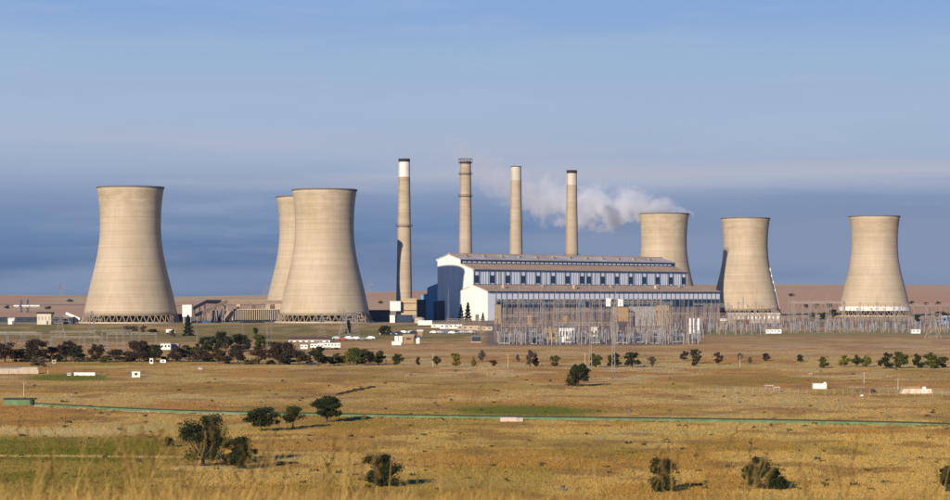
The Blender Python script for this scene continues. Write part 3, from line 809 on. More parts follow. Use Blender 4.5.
trailer(170.5, 334.0, 4.6, 1.5, 'white van body parked on the green bank beside the dark conifer', name='trailer', wins=0)
# white office and red-roofed house
building(288.5, 330, 337.5, 930, 'white house with rust brown roof below the overlapping towers', M_whitep, M_brown, base_py=343.3, dep=7, pitch=1.0, name='house', wins=7, door=True)
building(160.5, 170.5, 343.6, 800, 'white hut with dark windows behind the brown trees', M_whitep, M_steel, dep=4, name='hut', wins=3, flat_h=.2)
building(170.6, 178.5, 344.6, 806, 'low pale hut next to the white hut behind the brown trees', M_conc, M_steel2, dep=4, name='hut', wins=2)
trailer(329, 349.6, 8.0, 1.5, 'long white bus parked behind the dark trees', name='bus', wins=7)
trailer(317, 349.9, 4.6, 1.3, 'shorter white bus parked behind the dark trees', name='bus', wins=4)
trailer(304, 349.0, 2.6, 1.4, 'small white kiosk behind the brown trees', wheels=False, name='kiosk', wins=2)
# container stack, tan house near the switchyard
trailer(396.5, 342.8, 1.5, 2.6, 'left one of two upright white tanks on the plain', wheels=False, name='water_tank', wins=0)
trailer(400.6, 342.8, 1.4, 2.6, 'right one of two upright white tanks on the plain', wheels=False, name='water_tank', wins=0)
trailer(396.4, 345.2, 3.6, 1.3, 'low white container in front of the upright tanks', wheels=False, name='container', wins=0)
building(403.5, 413.5, 334.8, 890, 'ochre hut with tan roof right of the white tanks', M_orange, M_buff, base_py=341.5, dep=3.4, pitch=.8, name='hut', wins=1)
building(415, 419.6, 336.0, 892, 'small white gabled hut right of the ochre hut', M_whitep, M_grey, base_py=341.6, dep=3, pitch=.6, name='hut')
building(417.5, 422.5, 330.0, 960, 'small tan hut with white door behind the gabled hut', M_orange, M_whitep, base_py=334.5, dep=3, pitch=.6, name='hut')

# ---- cars
def car_meshes():
    body = MB()
    prof = [(-2.15, .35), (2.15, .35), (2.2, .75), (1.15, .95), (.6, 1.42), (-1.15, 1.45), (-1.85, 1.0), (-2.2, .9)]
    i = 0
    bm_ = MB(); n = len(prof)
    bm_.v = [(x, -.85 + (.12 if z > 1.1 else 0), z) for x, z in prof] + [(x, .85 - (.12 if z > 1.1 else 0), z) for x, z in prof]
    for k in range(n): bm_.f.append((k, (k + 1) % n, n + (k + 1) % n, n + k))
    bm_.f.append(tuple(reversed(range(n)))); bm_.f.append(tuple(range(n, 2 * n)))
    win = MB()
    for sy in (-1, 1):
        y = sy * .84
        win.poly([(-1.55, y, 1.0), (.95, y, 1.0), (.5, y - sy * .1, 1.36), (-1.05, y - sy * .1, 1.38)])
    wh = MB(); wh.lathe([(.001, -.1), (.32, -.1), (.32, .1), (.001, .1)], 14)
    return bm_, win.mesh('side_window', M_glass), wh.mesh('wheel', M_rubber)
CB, CW, CH = car_meshes()
CAR_M = {c: CB.mesh('body', mat('car_paint_' + c, v, .35, .05, 1, 0, .5)) for c, v in
         {'white': (.75, .75, .74), 'silver': (.4, .42, .45), 'blue': (.06, .13, .25), 'navy': (.02, .03, .06), 'red': (.25, .04, .03), 'grey': (.15, .16, .17)}.items()}
def car(px, py, c, label, rz=0):
    x, y, z = spot(px, py)
    t = thing('parked_car', label, 'car', (x, y, z), rz, 'cars parked in front of the power station')
    ob('body', CAR_M[c], t); ob('side_window', CW, t)
    for sx in (-1.35, 1.35):
        for sy in (-.8, .8):
            w = ob('wheel', CH, t, (sx, sy, .32)); w.rotation_euler = (math.pi / 2, 0, 0)
cl = [(384, 335, 'white'), (392.5, 335, 'white'), (399, 334.2, 'navy'), (404, 333.4, 'white'), (409.5, 333.5, 'silver'), (414, 333.8, 'navy'), (434, 333.6, 'white'), (439.5, 333.6, 'silver'),
      (443, 332.8, 'blue'), (447, 333.6, 'blue'), (452.5, 334, 'white'), (457, 333, 'navy'), (461.5, 333.4, 'silver'), (466, 333, 'grey'), (471, 333.4, 'silver'), (349, 339.5, 'white'), (356.5, 339.8, 'white'),
      (362, 340.6, 'grey'), (370, 339.5, 'white'), (337, 339.6, 'silver'), (309, 341.6, 'white'), (343, 341.0, 'red')]
for i, (px, py, c) in enumerate(sorted(cl)):
    car(px, py, c, f'{c} car parked in front of the works, {ORD[i]} from the left', random.choice((0, math.pi, .15)))

# ------------------------------------------------------------------ switchyard
def lattice(mb, x0, y0, z0, z1, wb, wt, n=5, r=.07):
    cs = [(-1, -1), (1, -1), (1, 1), (-1, 1)]
    def c(k, f):
        w = (wb + (wt - wb) * f) / 2; return (x0 + cs[k][0] * w, y0 + cs[k][1] * w, z0 + (z1 - z0) * f)
    for k in range(4): mb.bar(c(k, 0), c(k, 1), r * 1.4, r * 1.2, 3)
    for i in range(n):
        a, b = i / n, (i + 1) / n
        for k in range(4):
            if (i + k) % 2: mb.bar(c(k, a), c((k + 1) % 4, b), r * .8, None, 3)
            else: mb.bar(c((k + 1) % 4, a), c(k, b), r * .8, None, 3)
    return mb
def lattice_beam(mb, xa, xb, y, z, w=.9, n=8, r=.06):
    for dy in (-w / 2, w / 2):
        for dz in (0, w): mb.bar((xa, y + dy, z + dz), (xb, y + dy, z + dz), r * 1.3, None, 3)
    for i in range(n):
        a = xa + (xb - xa) * i / n; b = xa + (xb - xa) * (i + 1) / n
        for dy in (-w / 2, w / 2): mb.bar((a, y + dy, z + (0 if i % 2 else w)), (b, y + dy, z + (w if i % 2 else 0)), r, None, 3)
        mb.bar((a, y - w / 2, z + w), (b, y + w / 2, z + w), r, None, 3)
    return mb
GM = {}
def gantry_meshes(key, H, bay, spike, m, w=1.0):
    col = lattice(MB(), 0, 0, -.6, H, 1.3 * w, .8 * w, 7, .07 * w)
    if spike: col.bar((0, 0, H), (0, 0, H + spike), .07, .03, 4)
    beam = lattice_beam(MB(), 0, bay, 0, H - 1.3 * w, .9 * w, 7, .055 * w)
    ins = MB()
    for k in range(9): ins.bar((0, 0, -.2 - k * .2), (0, 0, -.32 - k * .2), .13, .13, 6)
    ins.bar((0, 0, 0), (0, 0, -2.2), .03, None, 4)
    GM[key] = (col.mesh('column', m), beam.mesh('beam', m), ins.mesh('insulator_string', M_porc), H, bay)
gantry_meshes('tall', 17.0, 9.5, 4.0, M_steel)
gantry_meshes('mid', 12.5, 8, 3.0, M_steel2)
gantry_meshes('low', 8.0, 8, 1.5, M_steel2)
gantry_meshes('left', 6.2, 5.5, 0, M_steel, .55)
def gantry(x, y, kind, bays, label, group):
    col, beam, ins, H, bay = GM[kind]
    z = g1(x, y)
    t = thing('gantry', label, 'gantry', (x, y, z), 0, group); t.scale = (1, 1, random.uniform(.78, 1.12) if kind != 'left' else random.uniform(.85, 1.1))
    for i in range(bays + 1): ob('column', col, t, (i * bay, 0, 0))
    for i in range(bays):
        ob('beam', beam, t, (i * bay, 0, 0))
        for f in (.2, .5, .8): ob('insulator_string', ins, t, ((i + f) * bay, 0, H - 1.6))
rowsG = [  # d, px from, px to, kind, where
    (900, 497, 705, 'low', 'nearest row of the main switchyard'),
    (1130, 446, 505, 'low', 'low row before the white hall end'),
    (955, 492, 700, 'tall', 'second row of the main switchyard'),
    (1015, 496, 705, 'mid', 'third row of the main switchyard'),
    (1085, 500, 735, 'tall', 'fourth row of the main switchyard'),
    (1160, 510, 800, 'mid', 'fifth row of the main switchyard'),
    (1205, 640, 950, 'low', 'front row of the right-hand switchyard'),
    (1260, 690, 955, 'tall', 'middle row of the right-hand switchyard'),
    (1330, 700, 958, 'mid', 'back row of the right-hand switchyard'),
]
for d, a, b, kind, where in rowsG:
    bay = GM[kind][4]; x = X(a, d) + random.uniform(0, 4); k = 0
    while True:
        nb = random.choice((2, 2, 3, 4))
        if x + nb * bay > X(b, d): break
        gantry(x, d + random.uniform(-4, 4), kind, nb, f'lattice steel gantry, {ORD[k]} from the left in the {where}', 'switchyard gantries')
        x += nb * bay + random.uniform(3, 11); k += 1
for d, a, b, where in ((765, -8, 170, 'left yard, front row'), (850, -8, 165, 'left yard, back row')):
    x = X(a, d); k = 0
    while x + 20 < X(b, d):
        nb = random.choice((2, 3))
        gantry(x, d, 'left', nb, f'thin grey portal frame, {ORD[k]} from the left in the {where}', 'portal frames of the left switchyard')
        x += nb * 5.5 + random.uniform(2, 6); k += 1
# equipment posts
def post_meshes():
    out = []
    for h, s in ((5.5, .17), (7.5, .2), (4.5, .2), (9.5, .22)):
        st = MB().bar((0, 0, -.5), (0, 0, h * .5), s * .9, s * .8, 6)
        st.box(-.5, .5, -.35, .35, h * .5, h * .5 + .15)
        ins = MB()
        n = 8
        for k in range(n):
            z = h * .5 + .2 + (h * .5) * k / n
            ins.lathe([(.1, z), (.23, z + .05), (.1, z + h * .5 / n * .8)], 8)
        ins.bar((0, 0, h + .15), (0, 0, h + .5), .16, .16, 6)
        out.append((st.mesh('stand', M_steel), ins.mesh('insulator', M_porcw if h < 6 else M_porc)))
    return out
PM = post_meshes()
prow = [(885, 498, 700, 40), (925, 494, 702, 38), (985, 498, 702, 34), (1045, 500, 705, 30), (1120, 505, 770, 34), (1190, 650, 950, 42), (1235, 680, 952, 42), (1300, 690, 955, 36)]
pr = ['nearest', 'second', 'third', 'fourth', 'fifth', 'sixth', 'seventh', 'rear']
for (d, a, b, n), w in zip(prow, pr):
    for i in range(n):
        px = a + (b - a) * (i + .5 + random.uniform(-.35, .35)) / n
        dd = d + random.uniform(-6, 6); x = X(px, dd)
        st, ins = PM[random.randrange(4)]
        t = thing('insulator_post', f'insulator post, {ORD[i]} from the left in the {w} equipment line of the switchyard', 'insulator post', (x, dd, g1(x, dd)), random.random() * 3, 'insulator posts of the switchyard')
        ob('stand', st, t); ob('insulator', ins, t)
# circuit breakers: dark boxes with three poles, in the lanes between the rows
def breaker_meshes():
    bx = MB().box(-1.3, 1.3, -.5, .5, .9, 1.9); fr = MB()
    for a in (-1.1, 1.1): fr.box(a - .1, a + .1, -.3, .3, -.4, .89)
    po = MB()
    for k in range(6): po.lathe([(.09, 1.95 + k * .3), (.22, 2.0 + k * .3), (.09, 2.2 + k * .3)], 8)
    po.bar((0, 0, 3.7), (0, 0, 4.1), .2, None, 6)
    return bx.mesh('housing', M_grey), fr.mesh('frame', M_steel2), po.mesh('pole', M_porcw)
BK = breaker_meshes()
for d, a, b, n, w in ((893, 497, 700, 13, 'nearest'), (940, 497, 700, 12, 'second'), (1000, 500, 702, 11, 'third'), (1198, 655, 948, 18, 'front right'), (1245, 690, 950, 14, 'rear right')):
    for i in range(n):
        px = a + (b - a) * (i + .5 + random.uniform(-.4, .4)) / n; dd = d + random.uniform(-5, 5); x = X(px, dd)
        t = thing('circuit_breaker', f'three pole circuit breaker, {ORD[i]} from the left in the {w} breaker lane', 'circuit breaker', (x, dd, g1(x, dd)), random.uniform(-.2, .2), 'circuit breakers of the switchyard')
        for nm, me in (('housing', BK[0]), ('frame', BK[1])): ob(nm, me, t)
        for q in (-.8, 0, .8): ob('pole', BK[2], t, (q, 0, 0))
# masts
mast_m = {}
def mast(px, py, top, label, w=.9, m=None, name='mast'):
    x, y, z = spot(px, py); H = Zat(top, y) - z
    t = thing(name, label, name, (x, y, z), 0, 'steel masts')
    lattice(MB(), 0, 0, -.4, H * .86, w, w * .45, max(5, int(H / 1.6)), .05).build('lattice', m or M_steel, t)
    MB().bar((0, 0, H * .86), (0, 0, H), .07, .03, 5).build('spike', M_steel, t)
mast(613.5, 373, 305, 'tall thin grey mast standing nearest on the plain before the switchyard', .8)
mast(590.5, 369, 309, 'thin grey mast on the plain left of the nearest mast', .7)
mast(581, 345.5, 291, 'tall tan lattice mast at the front edge of the switchyard left of centre', 1.4)
mast(615.5, 345.5, 290, 'tall lattice mast at the front edge of the switchyard behind the nearest mast', 1.5)
mast(558, 344, 296, 'lattice mast left of the grey-roofed control house', 1.2)
mast(664, 345, 298, 'lattice mast in front of the tan machine hall in the switchyard', 1.2)
mast(688, 344, 301, 'lattice mast at the right end of the main switchyard', 1.2)
mast(448.5, 330.5, 286, 'slim mast before the shadowed end wall of the power station', .8)
mast(743, 334, 290.5, 'tall mast before the cooling tower with the white hoist', 1.2)
mast(795, 333, 299, 'tall mast between the two right cooling towers', 1.2)
mast(267, 359, 328, 'slim mast rising among the brown trees', .6)
mast(271.5, 334, 317, 'slim dark mast on the green bank below the ribbed bunker', .8)
mast(243, 344, 323, 'slim pale mast behind the dark tree clump', .7)
mast(197, 342, 318, 'slim mast right of the dark conifer on the bank', .7)

# pylons
def pylon(px, d, top, label, w=6, m=None, group='transmission pylons', arms=3):
    x = X(px, d); z = g1(x, d); H = Zat(top, d) - z
    t = thing('pylon', label, 'pylon', (x, d, z), random.uniform(-.2, .2), group)
    r = .035 + H * .0026 if d < 2000 else .05 + H * .0035
    mb = lattice(MB(), 0, 0, -.5, H * .62, w, w * .28, 6, r); lattice(mb, 0, 0, H * .62, H, w * .28, w * .1, 5, r)
    mb.build('lattice', m or M_steel, t)
    for i in range(arms):
        zz = H * (.64 + .13 * i); L = w * (.95 - .18 * i)
        a = MB()
        for s_ in (-1, 1):
            a.bar((0, -.3, zz), (s_ * L, 0, zz + .3), r, None, 3).bar((0, .3, zz), (s_ * L, 0, zz + .3), r, None, 3).bar((0, 0, zz + H * .06), (s_ * L, 0, zz + .3), r, None, 3)
            a.bar((s_ * L, 0, zz + .3), (s_ * L, 0, zz - 1.2), .09, None, 4)
        a.build('crossarm', m or M_steel, t)
pylon(344, 1010, 309, 'lattice pylon in front of the right one of the overlapping towers', 5)
pylon(355, 1030, 311, 'second lattice pylon in front of the overlapping towers, right of the first', 5)
pylon(322, 1015, 313, 'lattice pylon at the foot of the overlapping towers, left of the other two', 4.5)
pylon(92, 1050, 311, 'grey pylon in front of the far left cooling tower', 5)
pylon(60, 1080, 314, 'pale pylon on the bank left of the far left cooling tower', 5)
pylon(933, 1000, 312, 'lattice pylon at the right edge in front of the switchyard', 6)
pylon(61, 3900, 284, 'distant pylon on the horizon left of the far left tower', 11, M_steel2)
pylon(161, 4000, 288, 'distant pylon on the horizon right of the far left tower', 9, M_steel2)
pylon(368, 4000, 281, 'distant pylon on the horizon left of the leftmost chimney', 10, M_steel2)
pylon(265, 4050, 284, 'distant pylon on the horizon beside the overlapping towers', 9, M_steel2)
# far frame and white roofs on the left fields
def far_things():
    d = 2300; x = X(24.5, d); z = g1(x, d)
    t = thing('loading_frame', 'dark steel frame standing on the far field at left', 'frame', (x, d, z))
    w = 6.2 / 2; h = Zat(299.5, d) - z
    for sx in (-3.2, 3.2): lattice(MB(), sx, 0, -1, h, 1.6, 1.2, 5, .22).build('column', M_grey, t)
    lattice_beam(MB(), -3.4, 3.4, 0, h - 1, 1.4, 4, .2).build('beam', M_grey, t)
    for a, b, dd, lab in ((14, 19, 2250, 'short white roof on the far field at left'), (30, 39.5, 2240, 'longer white roof on the far field at left'), (22, 29, 2245, 'pale roof below the far steel frame')):
        building(a, b, 305.8, dd, lab, M_conc, M_panel, base_py=306.3, dep=4, name='far_shed', flat_h=.7)
far_things()

# transformers, cabins within the yard
def transformer(px, py, label, w=4.5, h=3.6, m=None):
    w *= random.uniform(.7, 1.1); h *= random.uniform(.65, .9)
    x, y, z = spot(px, py)
    t = thing('transformer', label, 'transformer', (x, y, z), 0, 'transformers in the switchyard')
    MB().box(-w / 2, w / 2, 0, 2.6, .3, h).build('body', m or M_grey, t)
    MB().box(-w / 2 - .3, w / 2 + .3, -.3, 2.9, -.4, .28).build('plinth', M_conc, t)
    fin = MB().box(-.06, .06, -.75, -.02, .7, h - .5).mesh('cooling_fin', m or M_grey)
    for i in range(9): ob('cooling_fin', fin, t, (-w / 2 + .3 + (w - .6) * i / 8, 0, 0))
    bu = MB()
    for k in range(7): bu.lathe([(.08, k * .22), (.2, k * .22 + .06), (.08, k * .22 + .2)], 8)
    bm_ = bu.mesh('bushing', M_porc)
    for i in range(3): ob('bushing', bm_, t, (-w / 3 + w / 3 * i, 1.3, h + .02))
    tk = MB().bar((-w * .35, 2.0, h + .9), (w * .35, 2.0, h + .9), .35, None, 12); tk.build('conservator', M_grey, t)
for i, (px, py) in enumerate([(476, 342.5), (504.5, 343.5), (536, 344), (596, 343), (622, 343), (640, 342.5), (657, 343.5), (678, 342)]):
    transformer(px, py, f'grey transformer with porcelain bushings, {ORD[i]} from the left along the switchyard front')
building(559, 574.5, 327.8, 930, 'white control house with grey flat roof inside the switchyard', M_whitep, M_grey, dep=6, name='control_house', wins=5, flat_h=1.0)
building(545, 556, 328.3, 945, 'tan hut left of the white control house', M_orange, M_buff, dep=5, pitch=.8, name='hut', wins=2)
building(590.5, 597.5, 327.5, 950, 'narrow white relay house right of the control house', M_whitep, M_whitep, dep=5, name='relay_house', wins=2)
building(494.8, 500.8, 305.0, 1385, 'ochre tower shed at the corner of the brick facade', M_orange, M_orange, dep=5, name='tower_shed')
building(527.5, 531.5, 316.3, 1330, 'small ochre shed before the brick facade', M_orange, M_buff, dep=4, name='shed')
building(562, 567, 316.5, 1330, 'tiny ochre shed right of the small ochre shed', M_orange, M_buff, dep=4, name='shed')
building(613, 628, 307.5, 1290, 'ochre boxy shed in front of the long facade', M_orange, M_orange, base_py=320, dep=6, name='shed', wins=0)
building(629, 655, 306.5, 1300, 'grey latticed machine hall behind the switchyard', mat('grey_cladding', (.27, .26, .26), .7, .35, .6), M_grey, dep=9, name='machine_hall', wins=9, winm=mat('hazy_pane', (.22, .24, .28), .5, .3, .8))
building(655.2, 669, 305.5, 1300, 'tan machine hall next to the grey latticed hall', mat('dull_tan_sheet', (.30, .235, .165), .85, .25, .5), M_steel2, dep=9, name='machine_hall', wins=4, winm=M_brown)
building(606, 611, 298.8, 1320, 'bright white box high in front of the facade windows', M_whitep, M_whitep, base_py=305, dep=4, name='plant_box')
building(618, 623, 299.8, 1325, 'pale box right of the bright white box', M_panel, M_panel, base_py=305, dep=4, name='plant_box')
for i, px in enumerate((690, 694.4, 698.6)):
    o = tank(px, 319.2, 1150, .75, f'{["left", "middle", "right"][i]} one of three slim white tanks at the right end of the yard', M_whitep, 'slim_tank')
building(728, 780, 313.8, 1390, 'long white fronted shed below the cooling tower with the hoist', M_steel2, M_whitep, dep=8, name='long_shed', wins=12, winm=M_whitep, flat_h=.4)
building(720.5, 727, 319, 1260, 'little tan hut with white gable left of the long white fronted shed', M_orange, M_whitep, dep=4, pitch=1.0, name='hut', wins=1)
building(737, 750, 320.2, 1275, 'low brown hut in front of the long white fronted shed', M_brown, M_brown, dep=4, name='hut', wins=2)
building(941, 962, 316.5, 1350, 'blue grey shed at the right edge behind the switchyard', mat('blue_sheet', (.16, .24, .36), .6, .2), M_panel, dep=7, name='shed', wins=3)
for i, px in enumerate((770, 777, 916)):
    trailer(px, 329.2, 4.5, 1.9, ['blue white cabin below the hoist tower', 'second cabin below the hoist tower, nearer its edge', 'small white cabin right of the tower with the white band'][i], M_panel, wheels=False, name='site_cabin', wins=2)
def perimeter_fence():
    t = thing('perimeter_fence', 'wire fence on thin posts along the right-hand switchyard', 'fence', (0, 0, 0))
    pm = MB().bar((0, 0, -.4), (0, 0, 2.6), .07, .07, 4).mesh('post', M_steel2)
    pts = [spot(px, 333.5 + (0 if px > 760 else (760 - px) * .06)) for px in range(560, 960, 7)]
    for x, y, z in pts: ob('post', pm, t, (x, y, z))
    for h in (.6, 1.3, 2.0, 2.5):
        mb = MB()
        for p, q in zip(pts[:-1], pts[1:]): mb.bar((p[0], p[1], p[2] + h), (q[0], q[1], q[2] + h), .02, None, 3)
        mb.build('wire', M_steel2, t)
perimeter_fence()

# ------------------------------------------------------------------ plain: wall, tanks, blocks
def green_wall():
    path = [(34.5, 406.3), (60, 407.6), (100, 410.0), (140, 411.9), (180, 413.4), (260, 415.3), (330, 416.7), (400, 418.0), (500, 419.4), (600, 420.7), (700, 422.0), (800, 423.5), (900, 425.6), (950, 427.2), (1000, 429)]
    pts = [Vector(spot(*p)) for p in path]
    t = thing('green_wall', 'long low green wall with dark coping crossing the whole plain', 'wall', pts[0])
    m = mat('green_paint', (.115, .19, .09), .7, .4, .5)
    def run(name, m_, z0, z1, th, dy=0, par=t):
        mb = MB(); n = len(pts); i0 = 0
        for k, p in enumerate(pts):
            q = p - pts[0]
            mb.v += [(q.x, q.y - th + dy, q.z + z0), (q.x, q.y + th + dy, q.z + z0), (q.x, q.y + th + dy, q.z + z1), (q.x, q.y - th + dy, q.z + z1)]
        for k in range(n - 1):
            a, b = 4 * k, 4 * k + 4
            for j in range(4): mb.f.append((a + j, a + (j + 1) % 4, b + (j + 1) % 4, b + j))
        mb.f += [(3, 2, 1, 0), tuple(4 * (n - 1) + j for j in range(4))]
        mb.build(name, m_, par)
    run('wall_face', m, -.6, .43, .12)
    run('coping', mat('dark_coping', (.045, .05, .035), .9, .3, .5), .435, .60, .22)
    # drifted pale sand at its foot on the left
    mb = MB(); V = []
    L = [i / 60 for i in range(61)]
    for f in L:
        k = f * 5; i = min(int(k), 4); p = pts[i].lerp(pts[i + 1], k - i) - pts[0]
        h = .03 + .30 * max(0, fbm(np.array([f * 40.]), np.array([0.]), 2.2, 91)[0] - .3) * 1.6 * (1 if f < .95 else .2)
        V += [(p.x, p.y - 1.3, p.z - .06), (p.x, p.y - .14, p.z + h)]
    mb.v = V
    for k in range(len(L) - 1): mb.f.append((2 * k, 2 * k + 2, 2 * k + 3, 2 * k + 1))
    mb.build('sand_drift', mat('pale_sand', (.52, .42, .24), .95, .25, .8), t, True)
    # taller block at the left end
    x, y, z = spot(18.5, 405.3)
    b = thing('green_block', 'green rectangular sluice block at the left end of the green wall', 'block', (x, y, z))
    w = X(33, y) - X(3.5, y)
    MB().box(-w / 2, w / 2, 0, 1.4, -.6, .98).build('wall_face', m, b)
    MB().box(-w / 2 - .1, w / 2 + .3, -.15, 1.6, .985, 1.2).build('coping', MATS['dark_coping'], b)
    MB().box(w / 2 - .5, w / 2 - .05, -.25, -.02, -.2, .97).build('end_post', MATS['dark_coping'], b)
green_wall()

def small_block(px, py, w, h, dep, m, label, name, cat, extra=None, rz=0):
    x, y, z = spot(px, py)
    t = thing(name, label, cat, (x, y, z), rz)
    mb = MB(); a = .08
    mb.prism([(0, -.3), (dep, -.3), (dep, h - a), (dep - a, h), (a, h), (0, h - a)], -w / 2, w / 2).build('body', m, t)
    if extra: extra(t, w, h, dep)
    return t
def hut_win(t, w, h, dep):
    MB().box(-.3, .3, -.05, -.01, h * .35, h * .78).build('window', M_soot, t); MB().box(-w / 2 - .08, w / 2 + .08, -.08, dep + .08, h + .01, h + .1).build('roof', M_conc, t)
small_block(136, 377.2, 1.95, 1.3, 1.4, M_whitep, 'small white pump hut with one dark opening on the open field', 'pump_hut', 'hut', hut_win)
def tank_saddles(t, w, h, dep):
    for f in (-.3, 0, .3): MB().box(w * f - .12, w * f + .12, -.05, dep + .05, -.2, .12).build('saddle', M_conc, t)
small_block(84.5, 375.6, 5.0, .75, .9, M_whitep, 'long low white trough beside the green patch at left', 'trough', 'trough', tank_saddles)
small_block(69, 375.4, .85, .55, .8, M_whitep, 'short white block left of the long white trough', 'block', 'block', hut_win)
def tank_extra(t, w, h, dep):
    MB().box(w / 2 - .55, w / 2 - .1, .3, .8, h + .01, h + .25).build('hatch', M_panel, t)
    MB().box(-w / 2 - .1, w / 2 + .1, -.1, dep + .1, -.25, .1).build('plinth', M_conc, t)
small_block(820, 389.2, 2.7, 1.15, 1.6, M_whitep, 'white box tank standing alone on the plain at right', 'water_tank', 'tank', tank_extra)
def skip():
    x, y, z = spot(916.5, 393.6)
    t = thing('water_trough', 'long white rust streaked trough with sloping ends at right', 'trough', (x, y, z))
    w = 6.4
    m = mat('rusty_white', (.74, .70, .62), .7, 0, 1.2, 0, .3, 0, (.42, .24, .10), (1, 1, .3))
    MB().prism([(-w / 2, 0), (w / 2, 0), (w / 2 - .35, .95), (-w / 2 + .75, .95)], 0, 1).v
    mb = MB()
    pr_ = [(-w / 2, -.2), (w / 2, -.2), (w / 2 - .35, .9), (-w / 2 + .75, .9)]
    n = 4; mb.v = [(a, 0, b) for a, b in pr_] + [(a, 1.8, b) for a, b in pr_]
    for k in range(n): mb.f.append((k, (k + 1) % n, n + (k + 1) % n, n + k))
    mb.f += [(3, 2, 1, 0), (4, 5, 6, 7)]
    mb.build('body', m, t)
    for i in range(7): MB().box(-w / 2 + .9 + i * .75, -w / 2 + .98 + i * .75, -.07, -.01, 0, .86).build('rib', m, t)
    MB().box(-1.6, .9, 1.1, 1.5, .91, 1.35).build('rail', M_orange, t); MB().box(1.3, 1.9, .5, 1.2, .91, 1.3).build('hatch', M_whitep, t)
skip()
def rig(px, py, label, w, h):
    x, y, z = spot(px, py)
    t = thing('water_pump', label, 'pump', (x, y, z), .1)
    for sx in (-w / 2, w / 2):
        for yy in (0, .9): MB().bar((sx, yy, -.2), (sx * .85, yy, h), .06).build('leg', M_steel, t)
    MB().box(-w * .6, w * .6, -.1, 1.0, h + .01, h + .22).build('canopy', M_conc, t)
    MB().box(-w * .3, w * .3, .1, .8, .1, h * .6).build('motor', M_orange, t)
rig(769.5, 390.3, 'tan roofed pump frame left of the ochre pump on the plain', 1.4, .85)
rig(776.8, 391.4, 'ochre pump frame right of the tan roofed pump frame', 1.0, .7)
rig(811, 376.0, 'tiny ochre pump above the white box tank', .5, .5)
small_block(864, 392.6, 2.6, .45, 1.2, M_brown, 'rusty brown low slab with dark lump among green grass at right', 'slab', 'slab', lambda t, w, h, d: MB().lathe([(.5, 0), (.62, .3), (.4, .6), (.01, .72)], 10, False, w / 2 + .5, .5).build('lump', M_soot, t))
small_block(862, 396.3, .5, .3, .4, M_whitep, 'tiny white marker block below the rusty slab', 'marker_block', 'block')
small_block(508.5, 421.6, 2.4, .62, 1.3, mat('pinkish_concrete', (.55, .44, .38), .9, .1, 2), 'pinkish concrete block against the green wall', 'concrete_block', 'block',
            lambda t, w, h, d: MB().box(w / 2 + .02, w / 2 + .95, .1, d, -.3, h * .9).build('end_block', M_conc, t))
def bunker_wall():
    x, y, z = spot(12, 373.8)
    t = thing('concrete_ramp', 'weathered concrete ramp wall at the left edge of the plain', 'wall', (x, y, z))
    L0, L1 = X(-30, y) - x, X(38, y) - x
    mb = MB(); pr_ = [(L0, -.4), (L1, -.4), (L1, .95), (L1 - 2.2, 1.15), (L0, 1.2)]
    n = 5; mb.v = [(a, 0, b) for a, b in pr_] + [(a, .4, b) for a, b in pr_]
    for k in range(n): mb.f.append((k, (k + 1) % n, n + (k + 1) % n, n + k))
    mb.f += [tuple(reversed(range(n))), tuple(range(n, 2 * n))]; mb.build('wall_face', M_conc, t)
    mb = MB().prism([(2.0, -.4), (5.0, -.4), (5.0, 1.7), (2.0, 1.35)], L0, L1 - 5); mb.build('ramp', mat('ramp_grey', (.36, .30, .22), .9, .2, .6), t)
    MB().box(L1 - 5, L1 - .4, 1.6, 2.0, .7, 1.5).build('parapet', M_conc, t)
    for i in range(8): MB().box(L0 + 2 + i * 2.4, L0 + 2.15 + i * 2.4, -.1, -.01, -.2, .95).build('buttress', M_conc, t)
bunker_wall()
small_block(151.3, 363.8, 1.0, 1.5, .8, M_whitep, 'white electrical cabinet at the foot of the dark tree in the left row', 'electrical_cabinet', 'cabinet', hut_win)
small_block(54, 363.4, 1.1, .9, .8, M_conc, 'small grey hut left of the brown trees', 'field_hut', 'hut', hut_win)
small_block(163, 362.6, 1.6, .8, 1.0, M_panel, 'low pale cabin right of the white electrical cabinet', 'field_cabin', 'cabin', hut_win)
def rock(px, py, s, label, m=None):
    x, y, z = spot(px, py)
    mb = MB().lathe([(s, -.1), (s * 1.05, s * .35), (s * .7, s * .8), (.01, s * .95)], 9)
    mb.v = [(a + random.uniform(-.2, .2) * s, b + random.uniform(-.2, .2) * s, c + random.uniform(-.12, .12) * s) for a, b, c in mb.v]
    o = mb.build('boulder', m or mat('field_stone', (.16, .12, .09), .95, .3, 1), None); o.location = (x, y, z); tag(o, label, 'boulder', 'boulders on the plain')
rock(200.5, 369.6, .75, 'pale boulder on the field below the dark tree clump', M_conc)
rock(268.8, 372.6, .45, 'dark boulder on the field below the brown trees')
rock(629, 411.8, .5, 'small dark boulder on the plain above the green wall, left of centre right')
rock(683, 421.0, .35, 'dark lump sitting against the green wall')
rock(562, 490.5, .4, 'dark stone low down in the middle of the grassy foreground')
